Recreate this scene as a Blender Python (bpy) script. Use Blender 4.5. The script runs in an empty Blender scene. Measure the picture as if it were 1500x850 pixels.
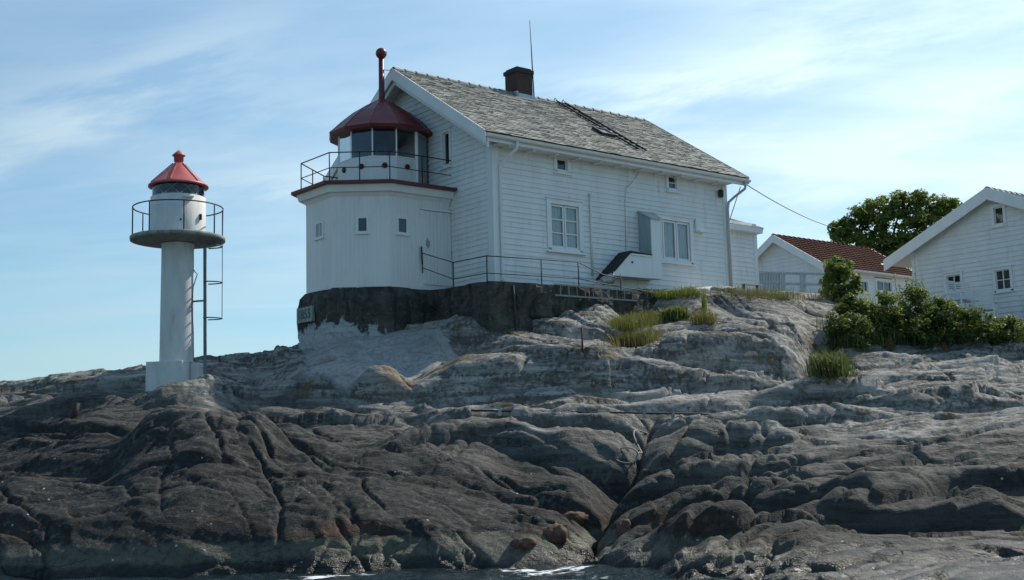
import bpy, math, random
import numpy as np
from mathutils import Vector

random.seed(7)
scene = bpy.context.scene
COL = scene.collection
rad = math.radians
CAM_H = 1.6                      # eye height above the sea, metres

# ------------------------------------------------------------------ camera
FPX, PITCH, ROLL, YAW = 1853.4608, 0.13641606, -0.02537225, 0.8963620
cp, sp = math.cos(PITCH), math.sin(PITCH)
CF = np.array([0, cp, sp]); U0 = np.array([0, -sp, cp]); R0 = np.array([1., 0, 0])
CR = math.cos(ROLL) * R0 + math.sin(ROLL) * U0
CU = -math.sin(ROLL) * R0 + math.cos(ROLL) * U0
CO = np.array([0, 0, CAM_H])
def ray(px, py):
    d = CF * FPX + CR * (px - 750) - CU * (py - 425)
    return d / np.linalg.norm(d)
def at(px, py, Y):
    d = ray(px, py)
    return CO + d * (Y / d[1])

# the house frame: s along the long front, o outwards from it, h above its sill
HC = np.array([-0.44225918, 33.0, 4.77166806 + CAM_H])
HA = np.array([math.sin(YAW), math.cos(YAW), 0]); HN = np.array([math.cos(YAW), -math.sin(YAW), 0])
HZ = np.array([0, 0, 1.0])
def H(s, o, h):
    return HC + s * HA + o * HN + h * HZ

# ------------------------------------------------------------------ noise
_rng = np.random.RandomState(3)
PERM = np.concatenate([_rng.permutation(512)] * 4)
GX = np.cos(np.arange(512) * 2 * np.pi / 512 * 37.0); GY = np.sin(np.arange(512) * 2 * np.pi / 512 * 37.0)
RND = _rng.rand(512, 3)
def hsh(i, j, seed=0):
    return PERM[(PERM[(i + seed * 57) & 511] + j) & 511]
def perlin(x, y, seed=0):
    xi = np.floor(x).astype(np.int64); yi = np.floor(y).astype(np.int64)
    xf = x - xi; yf = y - yi
    u = xf * xf * xf * (xf * (xf * 6 - 15) + 10); v = yf * yf * yf * (yf * (yf * 6 - 15) + 10)
    def g(a, b):
        k = hsh(xi + a, yi + b, seed)
        return GX[k] * (xf - a) + GY[k] * (yf - b)
    n0 = g(0, 0) * (1 - u) + g(1, 0) * u; n1 = g(0, 1) * (1 - u) + g(1, 1) * u
    return (n0 * (1 - v) + n1 * v) * 1.4
def fbm(x, y, octv=4, seed=0, gain=.5):
    r = 0; a = 1; f = 1
    for i in range(octv):
        r = r + a * perlin(x * f, y * f, seed + i); a *= gain; f *= 2.03
    return r
def voro(x, y, seed=0):
    xi = np.floor(x).astype(np.int64); yi = np.floor(y).astype(np.int64)
    f1 = np.full(x.shape, 9.0); f2 = np.full(x.shape, 9.0); idr = np.zeros(x.shape)
    for a in (-1, 0, 1):
        for b in (-1, 0, 1):
            k = hsh(xi + a, yi + b, seed)
            d = np.hypot(xi + a + RND[k, 0] - x, yi + b + RND[k, 1] - y)
            n = d < f1
            f2 = np.where(n, f1, np.minimum(f2, d)); idr = np.where(n, RND[k, 2], idr); f1 = np.where(n, d, f1)
    return f1, f2, idr
def facets(x, y, seed):
    """flat tilted pieces with broken edges: height of the tilted plane of each cell"""
    xi = np.floor(x).astype(np.int64); yi = np.floor(y).astype(np.int64); f1 = np.full(x.shape, 9.0); z = np.zeros(x.shape)
    for a in (-1, 0, 1):
        for b in (-1, 0, 1):
            k = hsh(xi + a, yi + b, seed); dx = x - xi - a - RND[k, 0]; dy = y - yi - b - RND[k, 1]; d = np.abs(dx) + np.abs(dy) * .8 + .25 * np.hypot(dx, dy)
            k2 = hsh(xi + a, yi + b, seed + 3); n = d < f1
            z = np.where(n, (RND[k2, 0] - .5) * dx * 1.3 + (RND[k2, 1] - .62) * dy * 1.7 + (RND[k2, 2] - .5) * .55, z); f1 = np.where(n, d, f1)
    return z
def sstep(a, b, x):
    t = np.clip((x - a) / (b - a), 0, 1)
    return t * t * (3 - 2 * t)

# ------------------------------------------------------------------ mesh builder
ORIGIN = {}
class MB:
    def __init__(self):
        self.v = []; self.f = []; self.c = []; self.smooth = []
    def add(self, vs, fs, smooth=False, tint=None):
        b = len(self.v)
        self.v.extend([tuple(map(float, p)) for p in vs])
        for f in fs:
            self.f.append(tuple(b + i for i in f)); self.smooth.append(smooth); self.c.append(tint if tint is not None else .5)
        return self
    def hexa(self, p, tint=None):            # eight corners, bottom ring then top ring
        return self.add(p, [(3, 2, 1, 0), (4, 5, 6, 7), (0, 1, 5, 4), (1, 2, 6, 5), (2, 3, 7, 6), (3, 0, 4, 7)], tint=tint)
    def box(self, F, s0, s1, o0, o1, h0, h1, tint=None):
        return self.hexa([F(s0, o0, h0), F(s1, o0, h0), F(s1, o1, h0), F(s0, o1, h0), F(s0, o0, h1), F(s1, o0, h1), F(s1, o1, h1), F(s0, o1, h1)], tint)
    def bar(self, p0, p1, w, d, up=(0, 0, 1), tint=None):   # rectangular bar between two points
        p0 = Vector(p0); p1 = Vector(p1); t = (p1 - p0).normalized(); up = Vector(up)
        if abs(t.dot(up)) > .98: up = Vector((1, 0, 0))
        x = t.cross(up).normalized(); y = x.cross(t).normalized()
        c = [x * a * w / 2 + y * b * d / 2 for a, b in ((-1, -1), (1, -1), (1, 1), (-1, 1))]
        return self.hexa([p0 + k for k in c] + [p1 + k for k in c], tint)
    def tube(self, pts, r, n=8, cap=True, tint=None):
        pts = [Vector(p) for p in pts]
        rs = r if isinstance(r, (list, tuple)) else [r] * len(pts)
        rings = []; prev = None
        for i, p in enumerate(pts):
            t = (pts[min(i + 1, len(pts) - 1)] - pts[max(i - 1, 0)]).normalized()
            if prev is None:
                x = t.cross(Vector((0, 0, 1)))
                if x.length < 1e-3: x = Vector((1, 0, 0))
                x.normalize()
            else:
                x = (prev - t * prev.dot(t))
                if x.length < 1e-4: x = Vector((1, 0, 0))
                x.normalize()
            prev = x; y = t.cross(x)
            rings.append([p + (x * math.cos(2 * math.pi * k / n) + y * math.sin(2 * math.pi * k / n)) * rs[i] for k in range(n)])
        vs = [q for ring in rings for q in ring]; fs = []
        for i in range(len(pts) - 1):
            for k in range(n):
                fs.append((i * n + k, i * n + (k + 1) % n, (i + 1) * n + (k + 1) % n, (i + 1) * n + k))
        self.add(vs, fs, True, tint)
        if cap:
            b = len(self.v) - len(vs)
            self.f.append(tuple(b + k for k in range(n))[::-1]); self.smooth.append(False); self.c.append(tint or .5)
            self.f.append(tuple(b + (len(pts) - 1) * n + k for k in range(n))); self.smooth.append(False); self.c.append(tint or .5)
        return self
    def lathe(self, c, prof, n=40, smooth=True, a0=0, closed=True):   # prof: (radius, z)
        vs = []; fs = []
        for r, z in prof:
            for k in range(n):
                t = a0 + 2 * math.pi * k / n
                vs.append((c[0] + r * math.cos(t), c[1] + r * math.sin(t), c[2] + z))
        for i in range(len(prof) - 1):
            for k in range(n):
                fs.append((i * n + k, i * n + (k + 1) % n, (i + 1) * n + (k + 1) % n, (i + 1) * n + k))
        return self.add(vs, fs, smooth)
    def prism(self, ring0, ring1, cap=True):
        n = len(ring0); fs = [(k, (k + 1) % n, n + (k + 1) % n, n + k) for k in range(n)]
        if cap: fs += [tuple(range(n))[::-1], tuple(range(n, 2 * n))]
        return self.add(list(ring0) + list(ring1), fs)
    def build(self, name, mat, parent=None, origin=None, bevel=0, tint=False):
        v = np.array(self.v, float)
        if parent is not None: org = ORIGIN[parent.name]
        elif origin is not None: org = np.array(origin, float)
        else: org = np.array([(v[:, 0].min() + v[:, 0].max()) / 2, (v[:, 1].min() + v[:, 1].max()) / 2, v[:, 2].min()])
        me = bpy.data.meshes.new(name)
        me.from_pydata((v - org).tolist(), [], self.f)
        me.polygons.foreach_set('use_smooth', self.smooth)
        if tint:
            at_ = me.attributes.new('tint', 'FLOAT', 'FACE'); at_.data.foreach_set('value', [float(c) for c in self.c])
        me.update()
        o = bpy.data.objects.new(name, me); COL.objects.link(o)
        if mat: me.materials.append(mat)
        if parent is not None: o.parent = parent
        else: o.location = org
        ORIGIN[o.name] = org
        if bevel:
            m = o.modifiers.new('bevel', 'BEVEL'); m.width = bevel; m.segments = 2; m.limit_method = 'ANGLE'
        return o

def tag(o, label=None, cat=None, group=None, kind=None):
    if label: o['label'] = label
    if cat: o['category'] = cat
    if group: o['group'] = group
    if kind: o['kind'] = kind
    return o
def thing(name, loc, label, cat, group=None):
    o = bpy.data.objects.new(name, None); COL.objects.link(o); o.location = tuple(map(float, loc))
    o.empty_display_size = .3
    ORIGIN[o.name] = np.array(loc, float)
    return tag(o, label, cat, group)
def copy_tree(o, parent=None):
    c = o.copy(); COL.objects.link(c); ORIGIN[c.name] = ORIGIN[o.name]
    if parent is not None: c.parent = parent
    for ch in list(o.children): copy_tree(ch, c)
    return c

# ------------------------------------------------------------------ materials
class NT:
    def __init__(self, name):
        self.m = bpy.data.materials.new(name); self.m.use_nodes = True
        self.t = self.m.node_tree; self.t.nodes.clear()
        self.out = self.n('ShaderNodeOutputMaterial'); self.b = self.n('ShaderNodeBsdfPrincipled')
        self.l(self.b.outputs[0], self.out.inputs[0])
    def n(self, ty, **kw):
        x = self.t.nodes.new(ty)
        for k, v in kw.items():
            if k in x.inputs: x.inputs[k].default_value = v
            else: setattr(x, k, v)
        return x
    def l(self, a, b): self.t.links.new(a, b)
    def coord(self, kind='Object', scale=(1, 1, 1), rot=(0, 0, 0)):
        tc = self.n('ShaderNodeTexCoord'); mp = self.n('ShaderNodeMapping')
        mp.inputs['Scale'].default_value = scale; mp.inputs['Rotation'].default_value = rot
        self.l(tc.outputs[kind], mp.inputs[0]); return mp.outputs[0]
    def pos(self, scale=(1, 1, 1), rot=(0, 0, 0)):
        g = self.n('ShaderNodeNewGeometry'); mp = self.n('ShaderNodeMapping')
        mp.inputs['Scale'].default_value = scale; mp.inputs['Rotation'].default_value = rot
        self.l(g.outputs['Position'], mp.inputs[0]); return mp.outputs[0]
    def noise(self, vec, scale, detail=4, rough=.55, dist=0):
        x = self.n('ShaderNodeTexNoise'); x.inputs['Scale'].default_value = scale; x.inputs['Detail'].default_value = detail
        x.inputs['Roughness'].default_value = rough; x.inputs['Distortion'].default_value = dist
        self.l(vec, x.inputs['Vector']); return x.outputs['Fac']
    def ramp(self, fac, a, b, ca=(0, 0, 0), cb=(1, 1, 1)):
        x = self.n('ShaderNodeValToRGB'); e = x.color_ramp.elements
        e[0].position = a; e[1].position = b; e[0].color = (*ca, 1); e[1].color = (*cb, 1)
        self.l(fac, x.inputs[0]); return x.outputs[0]
    def mr(self, fac, a, b, c=0., d=1.):
        x = self.n('ShaderNodeMapRange'); x.interpolation_type = 'SMOOTHSTEP'
        for i, v in enumerate((a, b, c, d)): x.inputs[i + 1].default_value = v
        self.l(fac, x.inputs[0]); return x.outputs[0]
    def mix(self, fac, a, b, mode='MIX'):
        x = self.n('ShaderNodeMix', data_type='RGBA', blend_type=mode)
        for sock, v in ((x.inputs[0], fac), (x.inputs[6], a), (x.inputs[7], b)):
            if isinstance(v, (int, float)): sock.default_value = v
            elif isinstance(v, tuple): sock.default_value = (*v, 1)
            else: self.l(v, sock)
        return x.outputs[2]
    def math(self, op, a, b=0.):
        x = self.n('ShaderNodeMath', operation=op)
        for s_, v in ((x.inputs[0], a), (x.inputs[1], b)):
            if isinstance(v, (int, float)): s_.default_value = v
            else: self.l(v, s_)
        return x.outputs[0]
    def bump(self, h, strength=.3, dist=.02, prev=None):
        x = self.n('ShaderNodeBump'); x.inputs['Strength'].default_value = strength; x.inputs['Distance'].default_value = dist
        self.l(h, x.inputs['Height'])
        if prev is not None: self.l(prev, x.inputs['Normal'])
        return x.outputs[0]
    def base(self, c):
        if isinstance(c, tuple): self.b.inputs['Base Color'].default_value = (*c, 1)
        else: self.l(c, self.b.inputs['Base Color'])
    def rough(self, r):
        if isinstance(r, (int, float)): self.b.inputs['Roughness'].default_value = r
        else: self.l(r, self.b.inputs['Roughness'])
    def normal(self, n): self.l(n, self.b.inputs['Normal'])

def paint(name, col, rough=.5, var=.12, scale=3., bump=.15, dirt=None, metal=0.):
    k = NT(name); p = k.pos(scale=(1, 1, .35))
    n1 = k.noise(p, scale, 5); n2 = k.noise(k.pos(), 38, 3)
    dk = tuple(c * (1 - var * 2.2) for c in col)
    c = k.mix(k.mr(n1, .35, .65), dk, col)
    if dirt:
        p2 = k.pos(scale=(3.2, 3.2, .5)); n3 = k.noise(p2, 1.7, 6, .65)
        c = k.mix(k.mr(n3, .54, .74, 0, .6), c, dirt)
    k.base(c); k.rough(rough); k.b.inputs['Metallic'].default_value = metal
    if bump: k.normal(k.bump(n2, bump, .01))
    return k.m

M = {}
M['white'] = paint('white_paint', (.80, .80, .78), .55, .035, 2.0, .1, dirt=(.50, .49, .44))
M['trim'] = paint('white_trim', (.80, .80, .78), .45, .025, 3.0, .06)
M['tower_white'] = paint('tower_white_boards', (.80, .79, .77), .55, .03, 1.6, .1, dirt=(.60, .58, .52))
M['greywhite'] = paint('weathered_white', (.50, .53, .54), .6, .08, 3.0, .15, dirt=(.3, .31, .28))
M['plaster'] = paint('white_concrete', (.72, .71, .68), .75, .06, 4.0, .5, dirt=(.44, .36, .27))
M['concrete'] = paint('grey_concrete', (.36, .36, .33), .9, .15, 6.0, .6, dirt=(.12, .11, .09))
M['red'] = paint('dark_red_roof', (.155, .016, .019), .42, .12, 2.5, .12)
M['redlight'] = paint('salmon_red_roof', (.52, .11, .10), .5, .08, 4.0, .12, dirt=(.36, .10, .08))
M['redrim'] = paint('red_edge', (.13, .018, .018), .5, .1, 3.0, .1)
M['rust'] = paint('rusty_rail', (.045, .020, .018), .7, .15, 14., .3)
M['iron'] = paint('dark_iron', (.025, .027, .028), .6, .15, 14., .3)
M['zinc'] = paint('zinc_metal', (.42, .45, .47), .38, .12, 9., .2, metal=.7)
M['galv'] = paint('dull_galvanised', (.17, .19, .20), .6, .12, 9., .2)
M['tar'] = paint('tarred_board', (.022, .022, .026), .75, .2, 6., .3)
M['curtain'] = paint('curtain_cloth', (.86, .86, .83), .9, .05, 5., .2)
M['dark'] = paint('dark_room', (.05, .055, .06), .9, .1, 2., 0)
M['bark'] = paint('bark', (.06, .045, .032), .9, .2, 8., .8)
M['plastic'] = paint('white_plastic', (.78, .78, .76), .35, .02, 5., 0)
M['greypaint'] = paint('blue_grey_paint', (.36, .42, .45), .6, .06, 4., .15, dirt=(.26, .28, .27))
M['cable'] = paint('cable', (.06, .06, .06), .6, .05, 8., 0)
M['lampred'] = paint('red_lamp', (.30, .02, .03), .2, .03, 8., 0)
M['plaque'] = paint('plaque_paint', (.34, .36, .34), .8, .12, 7., .3, dirt=(.16, .18, .17))
M['plaque_ink'] = paint('plaque_lettering', (.07, .12, .11), .8, .1, 8., 0)
M['stick'] = paint('driftwood', (.10, .085, .07), .85, .15, 9., .4)
M['ladder'] = paint('grey_ladder', (.27, .28, .27), .6, .1, 9., .2)
M['felt'] = paint('brown_roofing_felt', (.13, .115, .095), .9, .15, 6., .3)
M['hose'] = paint('grey_hose', (.26, .26, .25), .6, .1, 9., 0)
M['fallen_grey'] = paint('sun_bleached', (.55, .55, .52), .6, .08, 9., .2)

def glass_mat(name, tint=(.75, .82, .84), refl=1.0):
    k = NT(name); t = k.t
    t.nodes.remove(k.b)
    tr = k.n('ShaderNodeBsdfTransparent'); tr.inputs[0].default_value = (*tint, 1)
    gl = k.n('ShaderNodeBsdfGlossy'); gl.inputs['Roughness'].default_value = .03
    fr = k.n('ShaderNodeFresnel'); fr.inputs[0].default_value = 1.52
    f2 = k.math('MULTIPLY', fr.outputs[0], 1.9 * refl)
    ms = k.n('ShaderNodeMixShader'); k.l(f2, ms.inputs[0]); k.l(tr.outputs[0], ms.inputs[1]); k.l(gl.outputs[0], ms.inputs[2])
    n = k.noise(k.pos(), 2.2, 2); bp = k.bump(n, .08, .05); k.l(bp, gl.inputs['Normal']); k.l(bp, fr.inputs['Normal'])
    k.l(ms.outputs[0], k.out.inputs[0]); return k.m
M['glass'] = glass_mat('window_glass', (.86, .92, .95))
M['glass_l'] = glass_mat('lantern_glass', (.60, .70, .76), .8)

def slate_mat():
    k = NT('weathered_slate')
    a = k.n('ShaderNodeAttribute', attribute_name='tint')
    c = k.ramp(a.outputs['Fac'], 0, 1, (.15, .155, .14), (.62, .61, .55))
    n = k.noise(k.pos(), 1.2, 5); n2 = k.noise(k.pos(), 11, 4)
    c = k.mix(k.mr(n, .42, .68, 0, .55), c, (.30, .285, .22))
    c = k.mix(k.mr(n2, .5, .72, 0, .6), c, (.50, .51, .46))
    k.base(c); k.rough(.72); k.normal(k.bump(n2, .4, .01)); return k.m
M['slate'] = slate_mat()
def tile_mat():
    k = NT('red_roof_tiles'); a = k.n('ShaderNodeAttribute', attribute_name='tint')
    c = k.ramp(a.outputs['Fac'], 0, 1, (.055, .024, .018), (.115, .046, .033))
    n = k.noise(k.pos(), 5, 4); c = k.mix(k.mr(n, .5, .75, 0, .5), c, (.07, .05, .035))
    k.base(c); k.rough(.95); k.b.inputs['Specular IOR Level'].default_value = .1; return k.m
M['tile'] = tile_mat()
def brick_mat():
    k = NT('dark_brick'); v = k.coord('Object', (1, 1, 1), (rad(90), 0, 0))
    b = k.n('ShaderNodeTexBrick'); b.inputs['Scale'].default_value = 9.0
    b.inputs['Color1'].default_value = (.075, .035, .028, 1); b.inputs['Color2'].default_value = (.045, .024, .02, 1)
    b.inputs['Mortar'].default_value = (.06, .055, .05, 1); b.inputs['Mortar Size'].default_value = .02
    k.l(v, b.inputs['Vector']); k.base(b.outputs['Color']); k.rough(.9)
    k.normal(k.bump(b.outputs['Fac'], -.4, .01)); return k.m
M['brick'] = brick_mat()
def masonry_mat(name, whitewash):
    k = NT(name); p = k.pos()
    vo = k.n('ShaderNodeTexVoronoi', feature='DISTANCE_TO_EDGE'); vo.inputs['Scale'].default_value = 2.1
    mp = k.pos(scale=(.8, .8, 1.7)); wn = k.n('ShaderNodeTexNoise'); wn.inputs['Scale'].default_value = 1.6; k.l(mp, wn.inputs['Vector'])
    vm = k.n('ShaderNodeVectorMath', operation='ADD'); sc = k.n('ShaderNodeVectorMath', operation='SCALE'); sc.inputs['Scale'].default_value = .5
    k.l(wn.outputs['Color'], sc.inputs[0]); k.l(mp, vm.inputs[0]); k.l(sc.outputs[0], vm.inputs[1]); k.l(vm.outputs[0], vo.inputs['Vector'])
    n1 = k.noise(p, 1.3, 6, .6); n2 = k.noise(p, 9, 5, .6)
    c = k.mix(k.mr(n1, .35, .7), (.030, .031, .026), (.092, .085, .068))
    c = k.mix(k.mr(n2, .5, .72, 0, .7), c, (.13, .125, .105)); c = k.mix(k.mr(k.noise(k.pos(scale=(2.5, 2.5, .35)), 1.5, 6, .65), .48, .62, 0, .8), c, (.016, .019, .015))
    if whitewash:            # remains of white paint low on the seaward side
        g = k.n('ShaderNodeSeparateXYZ'); tc = k.n('ShaderNodeTexCoord'); k.l(tc.outputs['Object'], g.inputs[0])
        n3 = k.noise(k.pos(scale=(1, 1, .8)), 3.4, 7, .68, .4)
        lowm = k.mr(g.outputs['Z'], -1.25, -.55, .20, -.16)
        xm = k.mr(g.outputs['X'], -1.2, 1.6, .12, -.20)
        s_ = k.math('ADD', k.math('ADD', n3, lowm), xm)
        c = k.mix(k.mr(s_, .55, .66, 0, .92), c, (.42, .45, .45))
    k.base(c); k.rough(.9)
    nb = k.bump(k.mr(vo.outputs['Distance'], 0, .06), .5, .05); k.normal(k.bump(n2, .8, .05, nb)); return k.m
M['masonry'] = masonry_mat('dark_stone_masonry', False)
M['plinth'] = masonry_mat('old_foundation', True)

def leaf_mat(name, ca, cb, trans=.25):
    k = NT(name); a = k.n('ShaderNodeAttribute', attribute_name='tint')
    c = k.ramp(a.outputs['Fac'], 0, 1, ca, cb)
    k.base(c); k.rough(.55)
    tl = k.n('ShaderNodeBsdfTranslucent'); k.l(k.mix(.6, c, (.26, .34, .05)), tl.inputs[0])
    ms = k.n('ShaderNodeMixShader'); ms.inputs[0].default_value = trans
    k.l(k.b.outputs[0], ms.inputs[1]); k.l(tl.outputs[0], ms.inputs[2]); k.l(ms.outputs[0], k.out.inputs[0]); return k.m
M['leaf'] = leaf_mat('tree_leaves', (.05, .085, .022), (.16, .22, .06), .5)
M['leafbush'] = leaf_mat('bush_leaves', (.07, .11, .025), (.20, .26, .07), .5)
M['leafdark'] = leaf_mat('shrub_leaves', (.035, .06, .016), (.115, .16, .04), .45)
M['leafyellow'] = leaf_mat('weed_leaves', (.09, .11, .025), (.22, .23, .06), .5)
M['grass'] = leaf_mat('green_grass', (.08, .095, .02), (.22, .21, .055), .4)
M['tuft'] = leaf_mat('yellowing_grass', (.10, .09, .025), (.27, .22, .08), .35)
M['fern'] = leaf_mat('dark_blades', (.03, .05, .015), (.10, .12, .03), .25)
M['drygrass'] = leaf_mat('dry_grass', (.13, .09, .03), (.28, .20, .08))
M['flower'] = leaf_mat('white_petals', (.5, .5, .45), (.75, .75, .7))

def rock_mat():
    k = NT('coastal_rock'); P = k.pos(); g = k.n('ShaderNodeNewGeometry'); xyz = k.n('ShaderNodeSeparateXYZ'); k.l(g.outputs['Position'], xyz.inputs[0])
    Z = xyz.outputs['Z']; X = xyz.outputs['X']; Y = xyz.outputs['Y']
    big = k.noise(P, .35, 5, .55); mid = k.noise(P, 1.6, 7, .62); fine = k.noise(P, 9, 7, .68); grain = k.noise(P, 46, 3, .6)
    strat = k.noise(k.pos(scale=(.28, 1.5, 3.2), rot=(0, 0, rad(8))), 2.4, 7, .62, .3); band = k.noise(k.pos(scale=(.16, .8, 1.8), rot=(0, 0, rad(8))), 1.5, 6, .6, .6)
    # clean granite, grey to faintly pink
    c = k.mix(k.mr(strat, .35, .68), (.185, .175, .160), (.46, .43, .385))
    c = k.mix(k.mr(mid, .45, .72, 0, .55), c, (.33, .30, .285))
    c = k.mix(k.mr(big, .5, .7, 0, .35), c, (.24, .215, .165))                     # tan patches
    # grey-black crustose lichen
    ln = k.math('ADD', k.math('MULTIPLY', mid, .55), k.math('MULTIPLY', fine, .45))
    c = k.mix(k.mr(ln, .475, .575, 0, .74), c, (.070, .067, .057))
    c = k.mix(k.mr(k.math('ADD', band, k.math('MULTIPLY', k.math('SUBTRACT', fine, .5), .5)), .50, .62, 0, .8), c, (.072, .068, .057))                 # dark streaks along the grain
    c = k.mix(k.mr(band, .46, .34, 0, .5), c, (.44, .42, .385))
    # pale lichen spots
    c = k.mix(k.mr(k.noise(P, 5.2, 6, .7), .60, .68, 0, .5), c, (.33, .34, .32))
    # ochre lichen
    yl = k.noise(P, .8, 6, .65); c = k.mix(k.mr(yl, .585, .68, 0, .55), c, (.20, .135, .045))
    # black zone above the tide, higher on the exposed left
    lim = k.math('ADD', k.math('MULTIPLY', big, 1.6), k.math('MULTIPLY', mid, .9))
    lim = k.math('ADD', lim, k.mr(X, -9, 4.5, 1.75, .30))
    zz = k.math('SUBTRACT', Z, lim)
    dk = k.mix(k.mr(fine, .35, .7), (.017, .017, .016), (.044, .042, .038))
    dk = k.mix(k.mr(mid, .5, .74, 0, .5), dk, (.058, .056, .050))
    dk = k.mix(k.mr(k.math('ADD', k.math('MULTIPLY', fine, .6), k.math('MULTIPLY', k.noise(P, 2.6, 6, .7), .5)), .585, .66, 0, .55), dk, (.135, .132, .12))
    rightm = k.mr(X, 1.0, 5.5)
    dk = k.mix(k.math('MULTIPLY', rightm, .72), dk, k.mix(k.mr(strat, .35, .65), (.036, .035, .030), (.085, .081, .069)))
    mg = k.mix(k.mr(fine, .35, .65), (.045, .043, .038), (.105, .098, .086)); mg = k.mix(k.mr(strat, .4, .66, 0, .6), mg, (.20, .19, .17))
    c = k.mix(k.mr(zz, .15, .9), k.mix(k.mr(zz, -.75, .25), dk, mg), c)
    # whitewashed slab under the beacon tower
    c = k.mix(k.attr_mask('wash'), c, k.mix(k.mr(fine, .35, .6), (.27, .265, .262), (.42, .41, .395)))
    c = k.mix(k.attr_mask('ochre'), c, k.mix(k.mr(fine, .4, .62), (.24, .145, .045), (.16, .13, .09)))
    # tide bands: rusty brown, then barnacles, then wet weed
    zb = k.math('ADD', Z, k.math('MULTIPLY', k.math('SUBTRACT', mid, .5), .45))
    left = k.mr(X, 2.5, 4.5, 1, 0)
    tband = k.math('MULTIPLY', k.math('MULTIPLY', k.mr(zb, .48, .58), k.mr(zb, .62, .95, 1, 0)), left)
    c = k.mix(k.math('MULTIPLY', k.math('MULTIPLY', tband, k.mr(k.noise(P, .7, 4, .6), .42, .60)), .6), c, (.10, .042, .020))
    band2 = k.math('MULTIPLY', k.math('MULTIPLY', k.mr(zb, .16, .26), k.mr(zb, .46, .54, 1, 0)), left)
    c = k.mix(k.math('MULTIPLY', band2, k.mr(fine, .3, .6, .35, .95)), c, (.125, .120, .085))
    c = k.mix(k.mr(zb, .05, .22, .85, 0), c, (.012, .014, .010))
    # a few white droppings and shell chips
    vo = k.n('ShaderNodeTexVoronoi'); vo.inputs['Scale'].default_value = 2.3; vo.inputs['Randomness'].default_value = 1; k.l(P, vo.inputs['Vector'])
    sp_ = k.math('ADD', vo.outputs['Distance'], k.math('MULTIPLY', fine, .12))
    c = k.mix(k.mr(sp_, .10, .115, .85, 0), c, (.60, .60, .56))
    k.base(c)
    k.rough(k.mr(zb, .1, .6, .32, .82))
    k.b.inputs['Specular IOR Level'].default_value = .35
    # fine joints along the grain + pits
    w = k.noise(k.pos(scale=(.5, 2.2, 2.2), rot=(0, 0, rad(14))), 3.1, 6, .62, .6)
    vc = k.n('ShaderNodeTexVoronoi', feature='DISTANCE_TO_EDGE'); vc.inputs['Scale'].default_value = 1.0
    pv = k.pos(scale=(.34, 1.3, 1.5), rot=(0, 0, rad(12)))
    wn = k.n('ShaderNodeTexNoise'); wn.inputs['Scale'].default_value = 1.3; wn.inputs['Detail'].default_value = 4; k.l(pv, wn.inputs['Vector'])
    sc = k.n('ShaderNodeVectorMath', operation='SCALE'); sc.inputs['Scale'].default_value = .9; k.l(wn.outputs['Color'], sc.inputs[0])
    ad = k.n('ShaderNodeVectorMath', operation='ADD'); k.l(pv, ad.inputs[0]); k.l(sc.outputs[0], ad.inputs[1]); k.l(ad.outputs[0], vc.inputs['Vector'])
    v2 = k.n('ShaderNodeTexVoronoi', feature='DISTANCE_TO_EDGE'); v2.inputs['Scale'].default_value = 2.7; k.l(ad.outputs[0], v2.inputs['Vector'])
    jm = k.mr(k.noise(P, .5, 3, .5), .42, .6)
    jm2 = k.mr(k.noise(P, .42, 4, .6), .46, .58); b0 = k.bump(k.math('MULTIPLY', k.mr(vc.outputs['Distance'], 0, .016), jm2), .8, .06)
    b00 = k.bump(k.math('MULTIPLY', k.mr(v2.outputs['Distance'], 0, .028), jm), .4, .04, b0)
    b1 = k.bump(w, .4, .14, b00); b2 = k.bump(fine, .8, .06, b1); b3 = k.bump(grain, .75, .02, b2)
    k.normal(b3); return k.m
def _attr_mask(self, name):
    return self.n('ShaderNodeAttribute', attribute_name=name).outputs['Fac']
NT.attr_mask = _attr_mask
M['rock'] = rock_mat()

def stone_mat(name, ca, cb):
    k = NT(name); n = k.noise(k.pos(), 6, 6, .65); k.base(k.mix(k.mr(n, .35, .65), ca, cb)); k.rough(.8)
    k.normal(k.bump(n, .8, .05)); return k.m
M['rust_stone'] = stone_mat('rusty_stone', (.075, .034, .020), (.17, .085, .055))
M['pale_stone'] = stone_mat('pale_stone', (.25, .24, .22), (.42, .40, .37))

def sea_mat():
    k = NT('sea_water'); P = k.pos(scale=(1, 1.6, 1))
    k.base((.010, .020, .020)); k.rough(.07); k.b.inputs['IOR'].default_value = 1.33
    n1 = k.noise(P, 1.1, 5, .6); n2 = k.noise(P, 5, 4, .6)
    k.normal(k.bump(n2, .5, .06, k.bump(n1, .8, .35)))
    # foamy edge along the rocks, with sun glitter painted in as white slivers
    a = k.n('ShaderNodeAttribute', attribute_name='foam_glint').outputs['Fac']
    n3 = k.noise(k.pos(scale=(1, 2.4, 1)), 3.2, 8, .7, .5)
    fm = k.mr(k.math('ADD', k.math('MULTIPLY', a, .36), n3), .70, .80)
    df = k.n('ShaderNodeBsdfDiffuse'); df.inputs[0].default_value = (.8, .82, .82, 1)
    ms = k.n('ShaderNodeMixShader'); k.l(fm, ms.inputs[0]); k.l(k.b.outputs[0], ms.inputs[1]); k.l(df.outputs[0], ms.inputs[2])
    k.l(ms.outputs[0], k.out.inputs[0]); return k.m
M['sea'] = sea_mat()

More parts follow.
